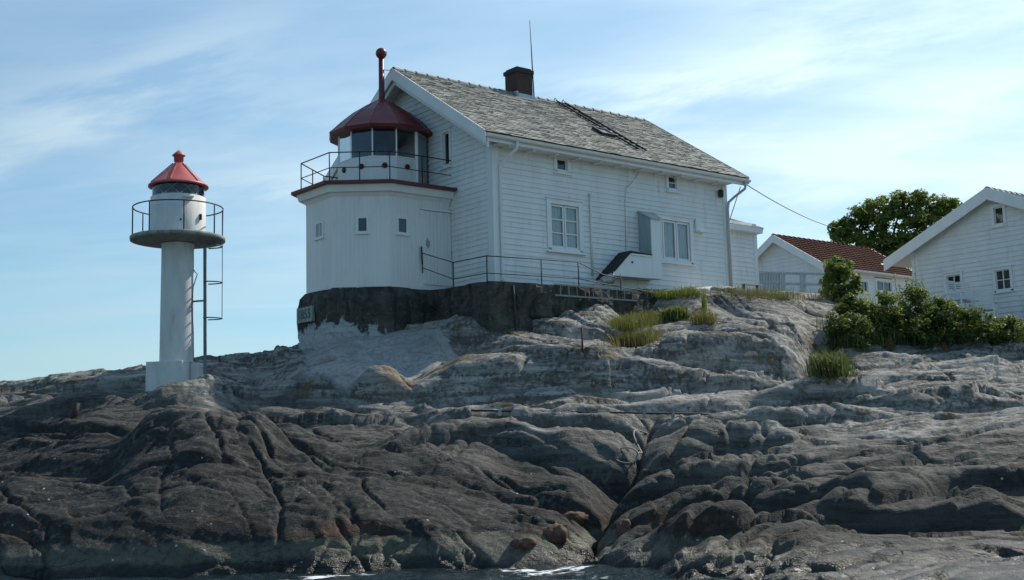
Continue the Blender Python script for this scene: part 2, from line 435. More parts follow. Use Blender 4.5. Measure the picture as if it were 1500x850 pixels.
# ------------------------------------------------------------------ the rock island
# profiles of the shore, one per bearing: (distance, picture row seen there) or (distance, None, height)
N = None
PROF = {
 -400: [(12, N, -1.5), (20.5, N, -.6), (21.2, N, 0), (22, N, .9), (25, N, 1.7), (29, N, 2.5), (34, N, 3.2), (40, N, 2.6), (60, N, -3)],
 -150: [(12, N, -1.5), (20, N, -.6), (20.6, N, 0), (21.2, N, .9), (24, N, 1.9), (28.6, N, 2.9), (36, N, 3.9), (41, N, 3.1), (60, N, -3)],
 0: [(12, N, -1.5), (19.8, N, -.6), (20.3, N, 0), (20.8, 800), (22, 745), (24, 690), (26.5, 640), (28.6, 609), (31, 592), (33, 585), (36, 566), (40, N, 3.6), (60, N, -3)],
 150: [(12, N, -1.5), (19.6, N, -.5), (20, N, 0), (20.6, 795), (22, 735), (23.6, 672), (25.5, 636), (28.0, 596), (29.7, 579), (33, 560), (37, 546), (41, N, 3.9), (60, N, -3)],
 230: [(12, N, -1.5), (19.5, N, -.5), (19.9, N, 0), (20.4, 795), (21.5, 732), (22.8, 668), (24, 634), (25, N, 2.2), (27.5, 600), (28.6, 584), (29.3, 574), (31, 568), (34, 556), (37, 538), (40, N, 4.2), (60, N, -3)],
 300: [(12, N, -1.5), (19.4, N, -.5), (19.8, N, 0), (20.3, 795), (21.2, 730), (22.4, 665), (23.5, 632), (24.6, N, 2.12), (26, N, 2.35), (27, 612), (28.4, 588), (29.3, 573), (30.4, 562), (32, 550), (34.2, 530), (37, N, 4.4), (60, N, -3)],
 370: [(12, N, -1.5), (19.4, N, -.5), (19.75, N, 0), (20.2, 798), (21.1, 732), (22.3, 672), (23.5, 637), (24.5, N, 2.15), (26, N, 2.45), (27.2, 617), (29.3, 588), (31, 565), (33, 540), (34.2, 531), (37, N, 4.5), (60, N, -3)],
 430: [(12, N, -1.5), (19.3, N, -.5), (19.7, N, 0), (20.1, 800), (21, 735), (22.3, 680), (23.6, 646), (24.3, 638), (25, N, 2.2), (26.5, 625), (28.5, 600), (29.5, 585), (29.9, 556), (31.5, 542), (33.3, 524), (35, 517), (37, N, 4.8), (60, N, -3)],
 520: [(12, N, -1.5), (19.3, N, -.5), (19.7, N, 0), (20.1, 800), (20.9, 740), (22.2, 690), (23.8, 655), (24.5, 648), (25.3, 640), (27, 618), (28.5, 601), (29.3, 593), (29.6, 558), (31, 535), (32.8, 497), (34, 488), (36, N, 5.3), (42, N, 5), (60, N, -2)],
 600: [(12, N, -1.5), (19.3, N, -.5), (19.7, N, 0), (20.1, 797), (21, 738), (22.3, 688), (23.8, 655), (24.5, 650), (26, 634), (28, 602), (28.9, 588), (29.4, 575), (31, 545), (32.2, 497), (33.5, 482), (36, N, 5.6), (46, N, 5.5), (60, N, 0)],
 645: [(12, N, -1.5), (19.3, N, -.5), (19.7, N, 0), (20.1, 795), (21.1, 736), (22.4, 684), (23.8, 648), (24.5, 640), (25.2, N, 2.2), (26, 630), (27.8, 604), (28.8, 588), (29.3, 566), (30, 555), (31, 530), (31.9, 488), (33, 478), (36, N, 5.7), (46, N, 5.7), (60, N, 1)],
 690: [(12, N, -1.5), (19.3, N, -.5), (19.7, N, 0), (20.2, 790), (21.2, 735), (22.6, 680), (24, 641), (24.7, 634), (25.4, N, 2.25), (26, 627), (27.5, 605), (28.6, 590), (29.2, 556), (29.8, 545), (30.6, N, 3.6), (31.3, N, 3.75), (31.9, 520), (32.5, 470), (33.2, 455), (36, N, 5.9), (46, N, 5.9), (60, N, 2)],
 760: [(12, N, -1.5), (19.3, N, -.5), (19.6, N, 0), (20.1, 790), (21.3, 735), (22.8, 690), (24, 647), (24.6, 638), (25.5, 632), (27, 610), (28.3, 592), (28.8, 562), (29.4, 536), (30.1, N, 3.8), (30.8, 523), (32, 490), (33, 473), (34, N, 5.6), (46, N, 6), (60, N, 4), (90, N, -2)],
 830: [(12, N, -1.5), (19.1, N, -.5), (19.5, N, 0), (20, 797), (21.2, 745), (22.6, 692), (23.6, 652), (24.3, 640), (25.5, 630), (27.2, 607), (28.3, 589), (28.7, 560), (29.3, 538), (30.2, N, 3.78), (30.8, 520), (32, 488), (33.2, 464), (34.2, N, 5.8), (46, N, 6.1), (65, N, 5)],
 880: [(12, N, -1.0), (18.6, N, -.4), (19.2, N, .05), (20, 790), (21.4, 738), (22.8, 690), (23.8, 656), (24.5, 641), (25.6, 627), (27.3, 605), (28.4, 586), (28.8, 562), (29.3, 543), (30.2, N, 3.65), (30.7, 528), (31.5, 505), (33, 478), (34.4, 446), (35.5, N, 6.1), (47, N, 6.2), (65, N, 5)],
 930: [(12, N, -1.0), (17, N, -.3), (18.2, N, .1), (19.4, 800), (21, 735), (22.5, 685), (24, 648), (25, 634), (26, 619), (27.3, 604), (28.5, 580), (29.3, 551), (30.3, N, 3.5), (30.7, 546), (31.1, 516), (32, 505), (33.5, 490), (35, 460), (36.3, 433), (37.5, N, 6.4), (48, N, 6.4), (70, N, 6)],
 1000: [(11, N, -1.0), (15.5, N, -.25), (16.6, 835), (18.6, 772), (21, 715), (23, 670), (25, 632), (27.2, 604), (28.6, 580), (29.4, 557), (30.4, N, 3.35), (30.8, 553), (31.3, 512), (33, 495), (34.5, 470), (35.5, 440), (36.5, 431), (38, N, 6.45), (48, N, 7.4), (62, N, 7.4), (80, N, 6)],
 1080: [(11, N, -.8), (14.5, N, -.1), (16, 830), (18, 770), (20, 728), (22, 690), (24.5, 645), (26, 618), (27.8, 590), (29.2, 568), (30.3, N, 3.15), (30.8, 568), (31.4, 520), (32.3, 507), (34, 480), (35.5, 455), (36.7, 430), (38, N, 6.5), (48, N, 7.5), (62, N, 7.5), (80, N, 6)],
 1160: [(11, N, -.6), (14, N, .0), (15, 850), (17, 790), (19, 742), (21, 705), (23.5, 655), (25.5, 620), (27.5, 592), (29, 580), (30.3, N, 3.0), (30.9, 575), (31.7, 535), (32.5, 514), (34, 490), (36, 460), (38, 440), (40, 434), (48, N, 7.6), (62, N, 7.6), (80, N, 6)],
 1210: [(11, N, -.6), (14, N, .05), (15, 848), (17, 792), (18.9, 755), (19.15, 742), (21, 705), (23.5, 655), (25.5, 615), (28, 584), (29.5, 577), (30.3, N, 3.0), (31.3, 562), (33, 532), (35, 500), (37, 470), (39, 450), (41, 440), (48, N, 7.5), (62, N, 7.6), (80, N, 6)],
 1290: [(11, N, -.6), (14, N, .05), (14.8, 848), (17, 792), (18.9, 763), (19.15, 746), (21, 705), (23.5, 650), (26, 610), (28, 592), (30, 573), (32, 545), (34, 515), (36, 496), (38, 480), (40, 460), (42, N, 6.0), (50, N, 7.2), (62, N, 7.3), (80, N, 5)],
 1380: [(11, N, -.6), (13.5, N, .05), (14.5, 848), (17, 796), (18.9, 768), (19.15, 748), (21, 705), (23.5, 645), (26, 607), (28, 591), (30, 570), (32, 545), (34, 515), (36, 497), (38, 478), (40, 465), (42, N, 5.95), (55, N, 6.4), (80, N, 5)],
 1500: [(11, N, -.6), (13.5, N, .1), (14.5, 842), (17, 800), (18.9, 774), (19.2, 750), (21, 700), (23.5, 640), (26, 605), (28.3, 580), (30, 573), (32, 545), (34, 515), (36, 496), (38, 480), (40, 468), (42, N, 5.9), (55, N, 6.2), (80, N, 5)],
 1950: [(11, N, -.6), (13, N, .1), (18, N, .9), (21, N, 1.6), (26, N, 2.8), (31, N, 3.7), (36, N, 4.6), (40, N, 5.4), (55, N, 6), (80, N, 4)],
}
TY = np.arange(8, 140.01, .05)
def pchip(x, y, xq):
    x = np.array(x, float); y = np.array(y, float); h = np.diff(x); d = np.diff(y) / h
    m = np.zeros(len(x))
    for i in range(1, len(x) - 1):
        if d[i - 1] * d[i] > 0:
            w1 = 2 * h[i] + h[i - 1]; w2 = h[i] + 2 * h[i - 1]; m[i] = (w1 + w2) / (w1 / d[i - 1] + w2 / d[i])
    m[0] = d[0]; m[-1] = d[-1] * .3
    i = np.clip(np.searchsorted(x, xq) - 1, 0, len(h) - 1); t = np.clip((xq - x[i]) / h[i], 0, None)
    t1 = np.minimum(t, 1); hh = h[i]
    r = (2 * t1**3 - 3 * t1**2 + 1) * y[i] + (t1**3 - 2 * t1**2 + t1) * hh * m[i] + (-2 * t1**3 + 3 * t1**2) * y[i + 1] + (t1**3 - t1**2) * hh * m[i + 1]
    return r
CUx = []; TAB = []
for px in sorted(PROF):
    d = ray(px, 620); u = d[0] / d[1]; ys = []; zs = []
    for e in PROF[px]:
        Y = e[0]
        if e[1] is None: z = e[2]
        else:
            k = (425 - e[1]) / FPX
            z = (k * (u * Y * CF[0] + Y * CF[1]) - (u * Y * CU[0] + Y * CU[1])) / (CU[2] - k * CF[2]) + CAM_H
        ys.append(Y); zs.append(z)
    t = pchip(ys, zs, TY); t = np.where(TY > ys[-1], zs[-1] - (TY - ys[-1]) * .05, t); t = np.maximum(t, -4)
    ker = np.exp(-.5 * (np.arange(-8, 9) / 2.6) ** 2); ker /= ker.sum()
    t = np.convolve(np.pad(t, 8, mode='edge'), ker, 'valid')
    CUx.append(u); TAB.append(t)
CUx = np.array(CUx); TAB = np.array(TAB)
def base_z(X, Y):
    # wobble the bearing so that no feature runs along a straight spoke
    u = X / np.maximum(Y, 1) + .006 * perlin(Y * .55, X * .18, 77)
    Yq = Y + .28 * perlin(X * .35, Y * .22, 78)
    i = np.clip(np.searchsorted(CUx, u) - 1, 0, len(CUx) - 2)
    t = np.clip((u - CUx[i]) / (CUx[i + 1] - CUx[i]), 0, 1); t = t * t * (3 - 2 * t) * .6 + t * .4
    yi = np.clip((Yq - TY[0]) / .05, 0, len(TY) - 1.001); j = yi.astype(int); fy = yi - j
    def row(r): return TAB[r, j] * (1 - fy) + TAB[r, j + 1] * fy
    return row(i) * (1 - t) + row(i + 1) * t
def hit_base(px, py, fn=None, y0=13., y1=62.):
    d = ray(px, py); Y = np.arange(y0, y1, .04); P = CO + d[None, :] * (Y / d[1])[:, None]
    z = (fn or base_z)(P[:, 0], P[:, 1]); w = np.nonzero(P[:, 2] < z)[0]
    i = w[0] if len(w) else len(Y) - 1
    return P[i]

# joints, gullies and ledges of this shore: (points as seen, width m, depth m)
GROOVES = [
 ([(962, 622), (925, 668), (893, 712), (872, 752), (850, 792), (832, 832)], .36, .45),
 ([(962, 622), (925, 668), (893, 712), (872, 752), (850, 792), (832, 832)], .13, .5),
 ([(1212, 505), (1196, 545), (1172, 572)], .35, .9),
 ([(512, 560), (516, 592)], .10, .35), ([(545, 510), (556, 545), (552, 560)], .05, .10), ([(604, 488), (640, 508), (664, 535)], .07, .16),
 ([(860, 545), (852, 585)], .14, .35), ([(770, 540), (756, 585)], .10, .25), ([(620, 590), (580, 560)], .08, .2),
 ([(1010, 508), (1004, 560)], .10, .3), ([(968, 512), (960, 545)], .12, .3), ([(1060, 530), (1130, 545), (1190, 530)], .09, .2), ([(1145, 515), (1150, 560)], .06, .15),
 ([(250, 640), (262, 690), (232, 740), (245, 790)], .06, .18), ([(330, 640), (400, 690), (470, 740), (505, 790)], .06, .14), ([(505, 740), (510, 790)], .12, .3),
 ([(380, 655), (450, 700), (520, 730)], .07, .16), ([(120, 700), (200, 742), (262, 735), (330, 752)], .12, .25), ([(520, 700), (600, 690), (660, 668), (700, 645)], .12, .28),
 ([(560, 640), (640, 655), (700, 640)], .10, .25), ([(600, 705), (660, 735), (700, 770)], .08, .18), ([(660, 690), (740, 720), (800, 770)], .08, .18), ([(720, 690), (800, 712), (860, 740)], .08, .2),
 ([(760, 665), (830, 690), (880, 712)], .08, .2), ([(260, 640), (210, 672), (170, 720)], .08, .18),
 ([(1000, 700), (930, 735), (880, 770)], .09, .13), ([(1020, 735), (950, 770), (890, 810)], .09, .14), ([(1030, 780), (980, 810), (950, 845)], .08, .12), ([(1180, 738), (1260, 748), (1330, 753), (1420, 766), (1510, 770)], .16, .34), ([(1330, 762), (1400, 778), (1500, 784)], .10, .2), ([(1100, 700), (1180, 712), (1250, 700)], .08, .18), ([(1000, 640), (1060, 655), (1110, 690)], .08, .18), ([(1240, 660), (1320, 655), (1400, 668)], .07, .16), ([(1060, 690), (1000, 715)], .07, .18),
 ([(1120, 640), (1115, 680), (1090, 730)], .10, .22), ([(1180, 610), (1290, 590), (1330, 600)], .09, .2), ([(1100, 690), (1200, 676), (1310, 672), (1420, 690)], .10, .25),
 ([(1080, 735), (1160, 740), (1200, 750)], .10, .25), ([(1240, 640), (1300, 622), (1420, 612), (1500, 620)], .09, .2), ([(1320, 530), (1400, 520), (1460, 540)], .08, .2),
 ([(1410, 575), (1380, 560)], .12, .3), ([(1230, 530), (1290, 545), (1330, 530)], .08, .2), ([(640, 610), (760, 606), (900, 607), (1040, 606)], .07, .18),
 ([(650, 628), (780, 624), (900, 625), (960, 618)], .06, .15), ([(0, 640), (90, 628), (190, 612)], .12, .22), ([(0, 590), (90, 580), (200, 570)], .10, .25),
 ([(370, 548), (372, 572)], .10, .25), ([(440, 560), (436, 590)], .08, .2), ([(1130, 800), (1200, 790)], .05, .12), ([(1200, 840), (1260, 838), (1300, 815)], .06, .15), ([(1130, 770), (1170, 776)], .05, .12),
]
GW = []
for pts, w, dpt in GROOVES:
    q = np.array([hit_base(*p)[:2] for p in pts])
    # resample with a wandering line so that the joints are not ruler-straight
    seg = []
    for a_, b_ in zip(q[:-1], q[1:]):
        m_ = max(2, int(np.hypot(*(b_ - a_)) / .35)); tt = np.linspace(0, 1, m_, endpoint=False)[:, None]; seg.append(a_ * (1 - tt) + b_ * tt)
    q = np.vstack(seg + [q[-1:]]); jit = np.stack([perlin(q[:, 0] * 1.1, q[:, 1] * 1.1, 61), perlin(q[:, 0] * 1.1, q[:, 1] * 1.1, 62)], 1) * .22
    big_ = w > .3; GW.append((q + jit, w if big_ else min(w * .5, .05), dpt if big_ else dpt * (.30 if pts[0][0] < 700 and pts[0][1] > 620 else .55)))
_cr = np.random.RandomState(41)
for _ in range(170):                      # many short hairline joints: along the grain, or slanting across it
    x, y = _cr.uniform(-14, 15), 15 + 19 * _cr.uniform() ** 1.1
    a_ = rad(_cr.uniform(-14, 10)) if _cr.uniform() < .55 else rad((-48 if x < 2 else 40) + _cr.uniform(-16, 16))
    q = [(x, y)]
    for _k in range(int(_cr.uniform(4, 13))):
        a_ += _cr.normal() * .16; x += .3 * math.cos(a_); y += .3 * math.sin(a_); q.append((x, y))
    GW.append((np.array(q), _cr.uniform(.024, .036), _cr.uniform(.06, .13)))
def poly_dist(X, Y, q):
    r = np.full(X.shape, 9.); tt = np.zeros(X.shape); n = len(q) - 1
    for i in range(n):
        ax, ay = q[i]; dx, dy = q[i + 1] - q[i]; L2 = dx * dx + dy * dy + 1e-9
        t = np.clip(((X - ax) * dx + (Y - ay) * dy) / L2, 0, 1); d = np.hypot(X - ax - t * dx, Y - ay - t * dy)
        m = d < r; r = np.where(m, d, r); tt = np.where(m, (i + t) / n, tt)
    return r, tt
HOLE = hit_base(470, 538); PADZ = at(255, 574, 29.0)[2]
# swelling crests: (points as seen, height, steep seaward width, gentle landward width)
CRESTS = [
 ([(565, 590), (620, 566), (690, 550), (760, 539), (830, 541), (900, 545), (1000, 559), (1080, 571), (1120, 584)], .42, .42, 1.1),
 ([(432, 566), (470, 560), (520, 566), (570, 572), (600, 580)], .36, .22, 1.3),
 ([(180, 655), (230, 642), (290, 636), (350, 641), (420, 657)], .30, 1.3, .5),
 ([(935, 512), (1000, 510), (1080, 511), (1150, 519), (1188, 535)], .38, .30, .9),
 ([(560, 660), (600, 655), (640, 645), (690, 639), (760, 645), (795, 655)], .26, .32, .5),
 ([(1110, 594), (1180, 588), (1260, 594), (1340, 602), (1500, 586)], .26, .35, .8),
 ([(1330, 552), (1420, 540), (1500, 545)], .30, .28, .8),
 ([(600, 618), (680, 612), (790, 610)], .13, .16, .4), ([(800, 632), (900, 628), (1010, 622)], .14, .16, .4), ([(200, 600), (330, 588), (400, 590)], .22, .3, .6),
 ([(0, 612), (90, 600), (180, 590)], .24, .25, .7), ([(1180, 735), (1260, 744), (1330, 748), (1420, 760), (1520, 764)], .30, .12, .9), ([(990, 655), (1090, 664), (1180, 652)], .2, .25, .6),
]
CW = []
for pts, hh_, wf_, wb_ in CRESTS:
    q = np.array([hit_base(p[0], p[1] + 2)[:2] for p in pts]); seg = []
    for a_, b_ in zip(q[:-1], q[1:]):
        m_ = max(2, int(np.hypot(*(b_ - a_)) / .5)); tt = np.linspace(0, 1, m_, endpoint=False)[:, None]; seg.append(a_ * (1 - tt) + b_ * tt)
    q = np.vstack(seg + [q[-1:]]); o = np.argsort(q[:, 0]); q = q[o]
    q[:, 1] = np.convolve(np.pad(q[:, 1], 2, mode='edge'), np.ones(5) / 5, 'valid') + .15 * perlin(q[:, 0] * .9, q[:, 0] * 0 + hh_ * 9, 63)
    CW.append((q, hh_, wf_, wb_))
def crests(X, Y):
    z = np.zeros(X.shape)
    for q, hh_, wf_, wb_ in CW:
        yc = np.interp(X, q[:, 0], q[:, 1]); L_ = q[-1, 0] - q[0, 0]
        d = Y - yc; e = sstep(q[0, 0] - .15, q[0, 0] + .22 * L_, X) * sstep(q[-1, 0] + .15, q[-1, 0] - .22 * L_, X)
        f = np.clip(1 + d / wf_, 0, 1); front = np.sqrt(np.clip(1 - (1 - f) ** 2, 0, 1)); back = np.exp(-(np.maximum(d, 0) / wb_) ** 2)
        z = z + hh_ * e * np.where(d < 0, front, back)
    return z
def ledge(s, foot):
    """a step seen from the sea: sharp foot, rounded lip, long gentle back"""
    up = np.sqrt(np.clip(1 - (1 - np.minimum(s / foot, 1)) ** 2, 0, 1)); dn = np.clip((s - foot) / (1 - foot), 0, 1)
    return up - dn * dn * (1.6 - .6 * dn)
def detail_z(X, Y):
    wx = fbm(X * .22, Y * .22, 3, 11); wy = fbm(X * .22, Y * .22, 3, 15)
    r_ = np.sqrt((X - 2.2) ** 2 + .6); t = Y - np.where(X < 2.2, .30, .19) * (r_ - .77) + .5 * perlin(X * .13, Y * .1, 19); q = X + .1 * t
    # broad whalebacks drawn out along the grain
    z = .32 * fbm((q + wx) * .11, (t + .6 * wy) * .46, 3, 17, .45)
    # main ledges, long and nearly straight
    ph = t / 2.1 + .75 * fbm(q * .075, t * .2, 3, 21) + .16 * fbm(q * .4, t * .5, 3, 22); s = ph - np.floor(ph)
    m1 = .15 + .85 * sstep(-.3, .35, fbm(q * .10, t * .16, 2, 31))
    dome = sstep(1.8, -.5, X) * sstep(25.2, 24.2, Y)
    z = z + .40 * m1 * (1 - .85 * dome) * (ledge(s, .08) - .55)
    # thinner sheets
    ph = t / .72 + 1.0 * fbm(q * .09, t * .35, 3, 41) + .22 * fbm(q * .55, t * .9, 3, 42); s = ph - np.floor(ph)
    m2 = sstep(-.2, .4, fbm(q * .13, t * .4, 3, 33))
    z = z + .095 * m2 * (1 - .65 * dome) * (ledge(s, .13) - .55)
    ph = t / .24 + 1.1 * fbm(q * .12, t * .6, 3, 43) + .2 * fbm(q * .9, t * 1.5, 2, 44); s = ph - np.floor(ph)
    z = z + .018 * sstep(-.1, .4, fbm(q * .2, t * .5, 3, 35)) * (ledge(s, .25) - .55)
    # blocks parted by narrow joints, each a little tilted
    f1, f2, r = voro((q + 1.2 * wx) / 4.6, (t + .6 * wy) / 1.9, 5)
    mj = sstep(-.2, .3, fbm(X * .2, Y * .2, 2, 51))
    z = z + (1 - .65 * dome) * ((r - .5) * .18 * sstep(0, .06, f2 - f1) - .15 * mj * (1 - sstep(0, .03, f2 - f1)))
    jx = .10 * fbm(X * 1.7, Y * 1.7, 3, 58); jy = .10 * fbm(X * 1.7, Y * 1.7, 3, 59)
    qs = q + .55 * t * np.where(X < 2.2, -1, .7)
    m3 = .25 + .75 * sstep(-.15, .3, fbm(q * .22 + 9, t * .3, 2, 53))
    z = z + .20 * m3 * (1 - .35 * dome) * facets((qs + .5 * wx) / 1.9 + jx, (t + .4 * wy) / .95 + jy, 6)
    m4 = sstep(-.1, .35, fbm(q * .4 + 3, t * .6, 3, 54))
    z = z + .085 * m4 * facets((qs + .3 * wx) / .62 + 2 * jx, (t + .3 * wy) / .33 + 2 * jy, 9)
    # cross joints running up the slope
    cj = np.abs(perlin(q * .42 + .3 * t, t * .10 - .1 * q, 87)); z = z - .08 * (1 - sstep(0, .012, cj)) * sstep(-.1, .25, fbm(X * .3, Y * .3, 2, 55))
    z = z + .034 * fbm(X * 1.1, Y * 1.8, 4, 71, .52) + .022 * (.45 - np.abs(fbm(q * 1.9, t * 3.2, 4, 73, .6)))
    # slanting ribs beside the gully
    mk = sstep(2.2, 2.7, X) * sstep(5.6, 4.4, X) * sstep(22.3, 20.8, Y)
    ph = (Y - .95 * X) / .62 + .8 * fbm(X * .5, Y * .5, 3, 57); s = ph - np.floor(ph)
    z = z + .17 * mk * (ledge(s, .25) - .55)
    # grooves of the foliation
    z = z + .020 * (1 - 2 * np.abs(perlin(q * .5 + wx, t * 3.0, 83))) + .010 * (1 - 2 * np.abs(perlin(q * 1.2, t * 7.0, 85)))
    return z
WASH = np.array([hit_base(*p)[:2] for p in [(436, 552), (440, 520), (520, 494), (600, 488), (655, 486), (668, 530), (640, 548), (560, 566), (520, 580), (440, 588)]])
OCH = np.array([hit_base(*p)[:2] for p in [(575, 578), (640, 558), (700, 546), (770, 537), (860, 539)]])
def inside(X, Y, poly):
    r = np.zeros(X.shape, bool); n = len(poly)
    for i in range(n):
        x0, y0 = poly[i]; x1, y1 = poly[(i + 1) % n]
        c = ((y0 > Y) != (y1 > Y)) & (X < (x1 - x0) * (Y - y0) / (y1 - y0 + 1e-12) + x0); r ^= c
    return r
def terrain_z(X, Y, attrs=False):
    X = np.asarray(X, float); Y = np.asarray(Y, float)
    z = base_z(X, Y)
    # calmer where the slab is smooth, and on the plateau round the houses
    wx = X + .35 * perlin(X * .9, Y * .9, 91); wy = Y + .35 * perlin(X * .9, Y * .9, 92)
    pd, _ = poly_dist(wx, wy, np.vstack([WASH, WASH[:1]])); ins = inside(wx, wy, WASH)
    wash = np.where(ins, sstep(-.02, .12, pd), 0)
    calm = 1 - .80 * wash
    calm = calm * (1 - .7 * sstep(36, 40, Y) * sstep(0, 3, X))
    calm = calm * (1 - .68 * sstep(3.0, 4.4, X) * (1 - sstep(17.9, 19.1, Y)))
    z = z + 1.25 * crests(X, Y) * (1 - .5 * wash) + calm * detail_z(X, Y)
    for q, w, dpt in GW:
        x0, y0 = q.min(0) - 4 * w - .1; x1, y1 = q.max(0) + 4 * w + .1
        m = (X > x0) & (X < x1) & (Y > y0) & (Y < y1)
        if m.any():
            r, tt = poly_dist(X[m], Y[m], q)
            g = dpt * np.exp(-(r / w) ** 1.6) * sstep(-.02, .12, tt) * sstep(1.02, .88, tt)
            zz = z[m]; zz -= g; z[m] = zz
    # a round pothole in the whitewashed slab
    d = np.hypot((X - HOLE[0]) / .36, (Y - HOLE[1] - .12) / .40); hm = 1 - sstep(.82, 1.04, d); z = z * (1 - hm) + np.minimum(z, HOLE[2] - .10) * hm
    pr = np.hypot((X + 7.95) / .85, (Y - 29.0) / .7); pm = np.exp(-pr ** 4); z = z * (1 - pm) + PADZ * pm
    if not attrs: return z
    od, ot = poly_dist(wx, wy, OCH)
    och = sstep(.75, .1, od) * sstep(-.35, .3, fbm(X * 1.3, Y * 1.3, 3, 95)) * .8
    och = np.maximum(och, .35 * hm)
    wash = wash * (1 - .35 * sstep(.15, .5, fbm(X * .8, Y * .8, 4, 97))) * (1 - hm)
    return z, wash, och

def spaced(lo, hi, step, far_lo, far_hi, g=1.12):
    core = list(np.arange(lo, hi + 1e-6, step)); s = step; a = []; x = lo
    while x > far_lo: s *= g; x -= s; a.append(x)
    b = []; s = step; x = core[-1]
    while x < far_hi: s *= g; x += s; b.append(x)
    return np.array(a[::-1] + core + b)
def grid_mesh(name, gx, gy, Z, mat, kind, attrs=None):
    nx, ny = len(gx), len(gy); XX, YY = np.meshgrid(gx, gy)
    co = np.stack([XX, YY, Z], -1).reshape(-1, 3).astype(np.float32)
    i = np.arange((ny - 1) * (nx - 1)); r = i // (nx - 1); c = i % (nx - 1); a = r * nx + c
    idx = np.stack([a, a + 1, a + nx + 1, a + nx], 1).astype(np.int32)
    me = bpy.data.meshes.new(name); me.vertices.add(len(co)); me.vertices.foreach_set('co', co.ravel())
    me.loops.add(idx.size); me.loops.foreach_set('vertex_index', idx.ravel())
    me.polygons.add(len(idx)); me.polygons.foreach_set('loop_start', np.arange(len(idx), dtype=np.int32) * 4)
    me.polygons.foreach_set('use_smooth', np.ones(len(idx), bool))
    me.update(calc_edges=True)
    for k, v in (attrs or {}).items():
        t = me.attributes.new(k, 'FLOAT', 'POINT'); t.data.foreach_set('value', v.ravel().astype(np.float32))
    me.materials.append(mat); o = bpy.data.objects.new(name, me); COL.objects.link(o); ORIGIN[o.name] = np.zeros(3)
    tag(o, kind=kind); return o
STEP = .036
gx = spaced(-15.5, 16.5, STEP, -70, 75); gy = spaced(13.8, 40.5, STEP, 10.5, 95)
XX, YY = np.meshgrid(gx, gy)
ZZ, WA, OC = terrain_z(XX, YY, True)
rock = grid_mesh('rocky_ground', gx, gy, ZZ, M['rock'], 'structure', {'wash': WA, 'ochre': OC})
def ground(x, y):
    return float(terrain_z(np.array([x]), np.array([y]))[0])
def hit(px, py): return hit_base(px, py, terrain_z)

# the sea
sx = spaced(-16, 12, .12, -6000, 6000, 1.25); sy = spaced(9, 24, .12, -40, 6000, 1.25)
SX, SY = np.meshgrid(sx, sy)
near = np.exp(-((np.maximum(np.abs(SX + 2) - 16, 0) + np.maximum(np.abs(SY - 16) - 10, 0)) / 6) ** 2)
SZ = near * (.07 * fbm(SX * .5, SY * .9, 4, 101) + .05 * (1 - np.abs(perlin(SX * .9, SY * 1.9, 107)) * 2))
tz = terrain_z(SX, SY); foam_glint = np.clip(1 - np.abs(tz + .55) / .5, 0, 1) * near * np.clip(.42 * np.exp(-((tz + .10) / .16) ** 2) + np.exp(-((SX + 2.6) / .8) ** 2) + np.exp(-((SX - .35) / .9) ** 2) + .5 * np.exp(-((SX + 8.2) / .5) ** 2), 0, 1)  # foamy waterline, plus patches that paint the glitter on the water
grid_mesh('sea', sx, sy, SZ, M['sea'], 'structure', {'foam_glint': foam_glint})

# ------------------------------------------------------------------ building helpers
def face_o(px, py, o=0.):            # where a sight line meets the long front (offset o): s, h
    d = ray(px, py); t = ((HC + o * HN - CO) @ HN) / (d @ HN); P = CO + d * t - HC
    return P @ HA, P[2]
def face_s(px, py, s=0.):            # ... meets a gable plane: o, h
    d = ray(px, py); t = ((HC + s * HA - CO) @ HA) / (d @ HA); P = CO + d * t - HC
    return P @ HN, P[2]
def rect_o(x0, y0, x1, y1, o=0.):
    a, b = face_o(x0, y0, o), face_o(x1, y1, o); return a[0], b[0], b[1], a[1]
def rect_s(x0, y0, x1, y1, s=0.):
    a, b = face_s(x0, y0, s), face_s(x1, y1, s); return a[0], b[0], b[1], a[1]

def boards(mb, F, u0, u1, v0, v1, holes=(), clip=None, pitch=.148, th=.026):
    n = int(math.ceil((v1 - v0) / pitch))
    for i in range(n):
        a = v0 + i * pitch + (0 if i == 0 else .10 * pitch * math.sin(i * 7.3 + v1)); b = min(v0 + (i + 1) * pitch + .10 * pitch * math.sin((i + 1) * 7.3 + v1), v1); mid = (a + b) / 2
        lo, hi = (u0, u1) if clip is None else clip(mid)
        if clip is not None and hi - lo < .05: continue
        if clip is not None: lo2, hi2 = clip(b)
        else: lo2, hi2 = lo, hi
        segs = [(lo, hi)]
        for (hu0, hu1, hv0, hv1) in holes:
            if hv0 < mid < hv1:
                new = []
                for p, q in segs:
                    if hu1 <= p or hu0 >= q: new.append((p, q)); continue
                    if hu0 > p: new.append((p, hu0))
                    if hu1 < q: new.append((hu1, q))
                segs = new
        for p, q in segs:
            # split long boards at random butt joints
            cuts = [p]
            while q - cuts[-1] > 4.5: cuts.append(cuts[-1] + random.uniform(2.2, 4.0))
            cuts.append(q)
            for c0, c1 in zip(cuts[:-1], cuts[1:]):
                w = random.uniform(-.003, .003); t2 = th + random.uniform(-.004, .004)
                if c1 < q: c1 -= .004
                mb.add([F(c0, t2, a + w), F(c1, t2, a + w), F(c1, .004, b + .004), F(c0, .004, b + .004), F(c0, -.02, a + w), F(c1, -.02, a + w)],
                       [(0, 1, 2, 3), (4, 5, 1, 0), (0, 3, 4), (1, 5, 2)])
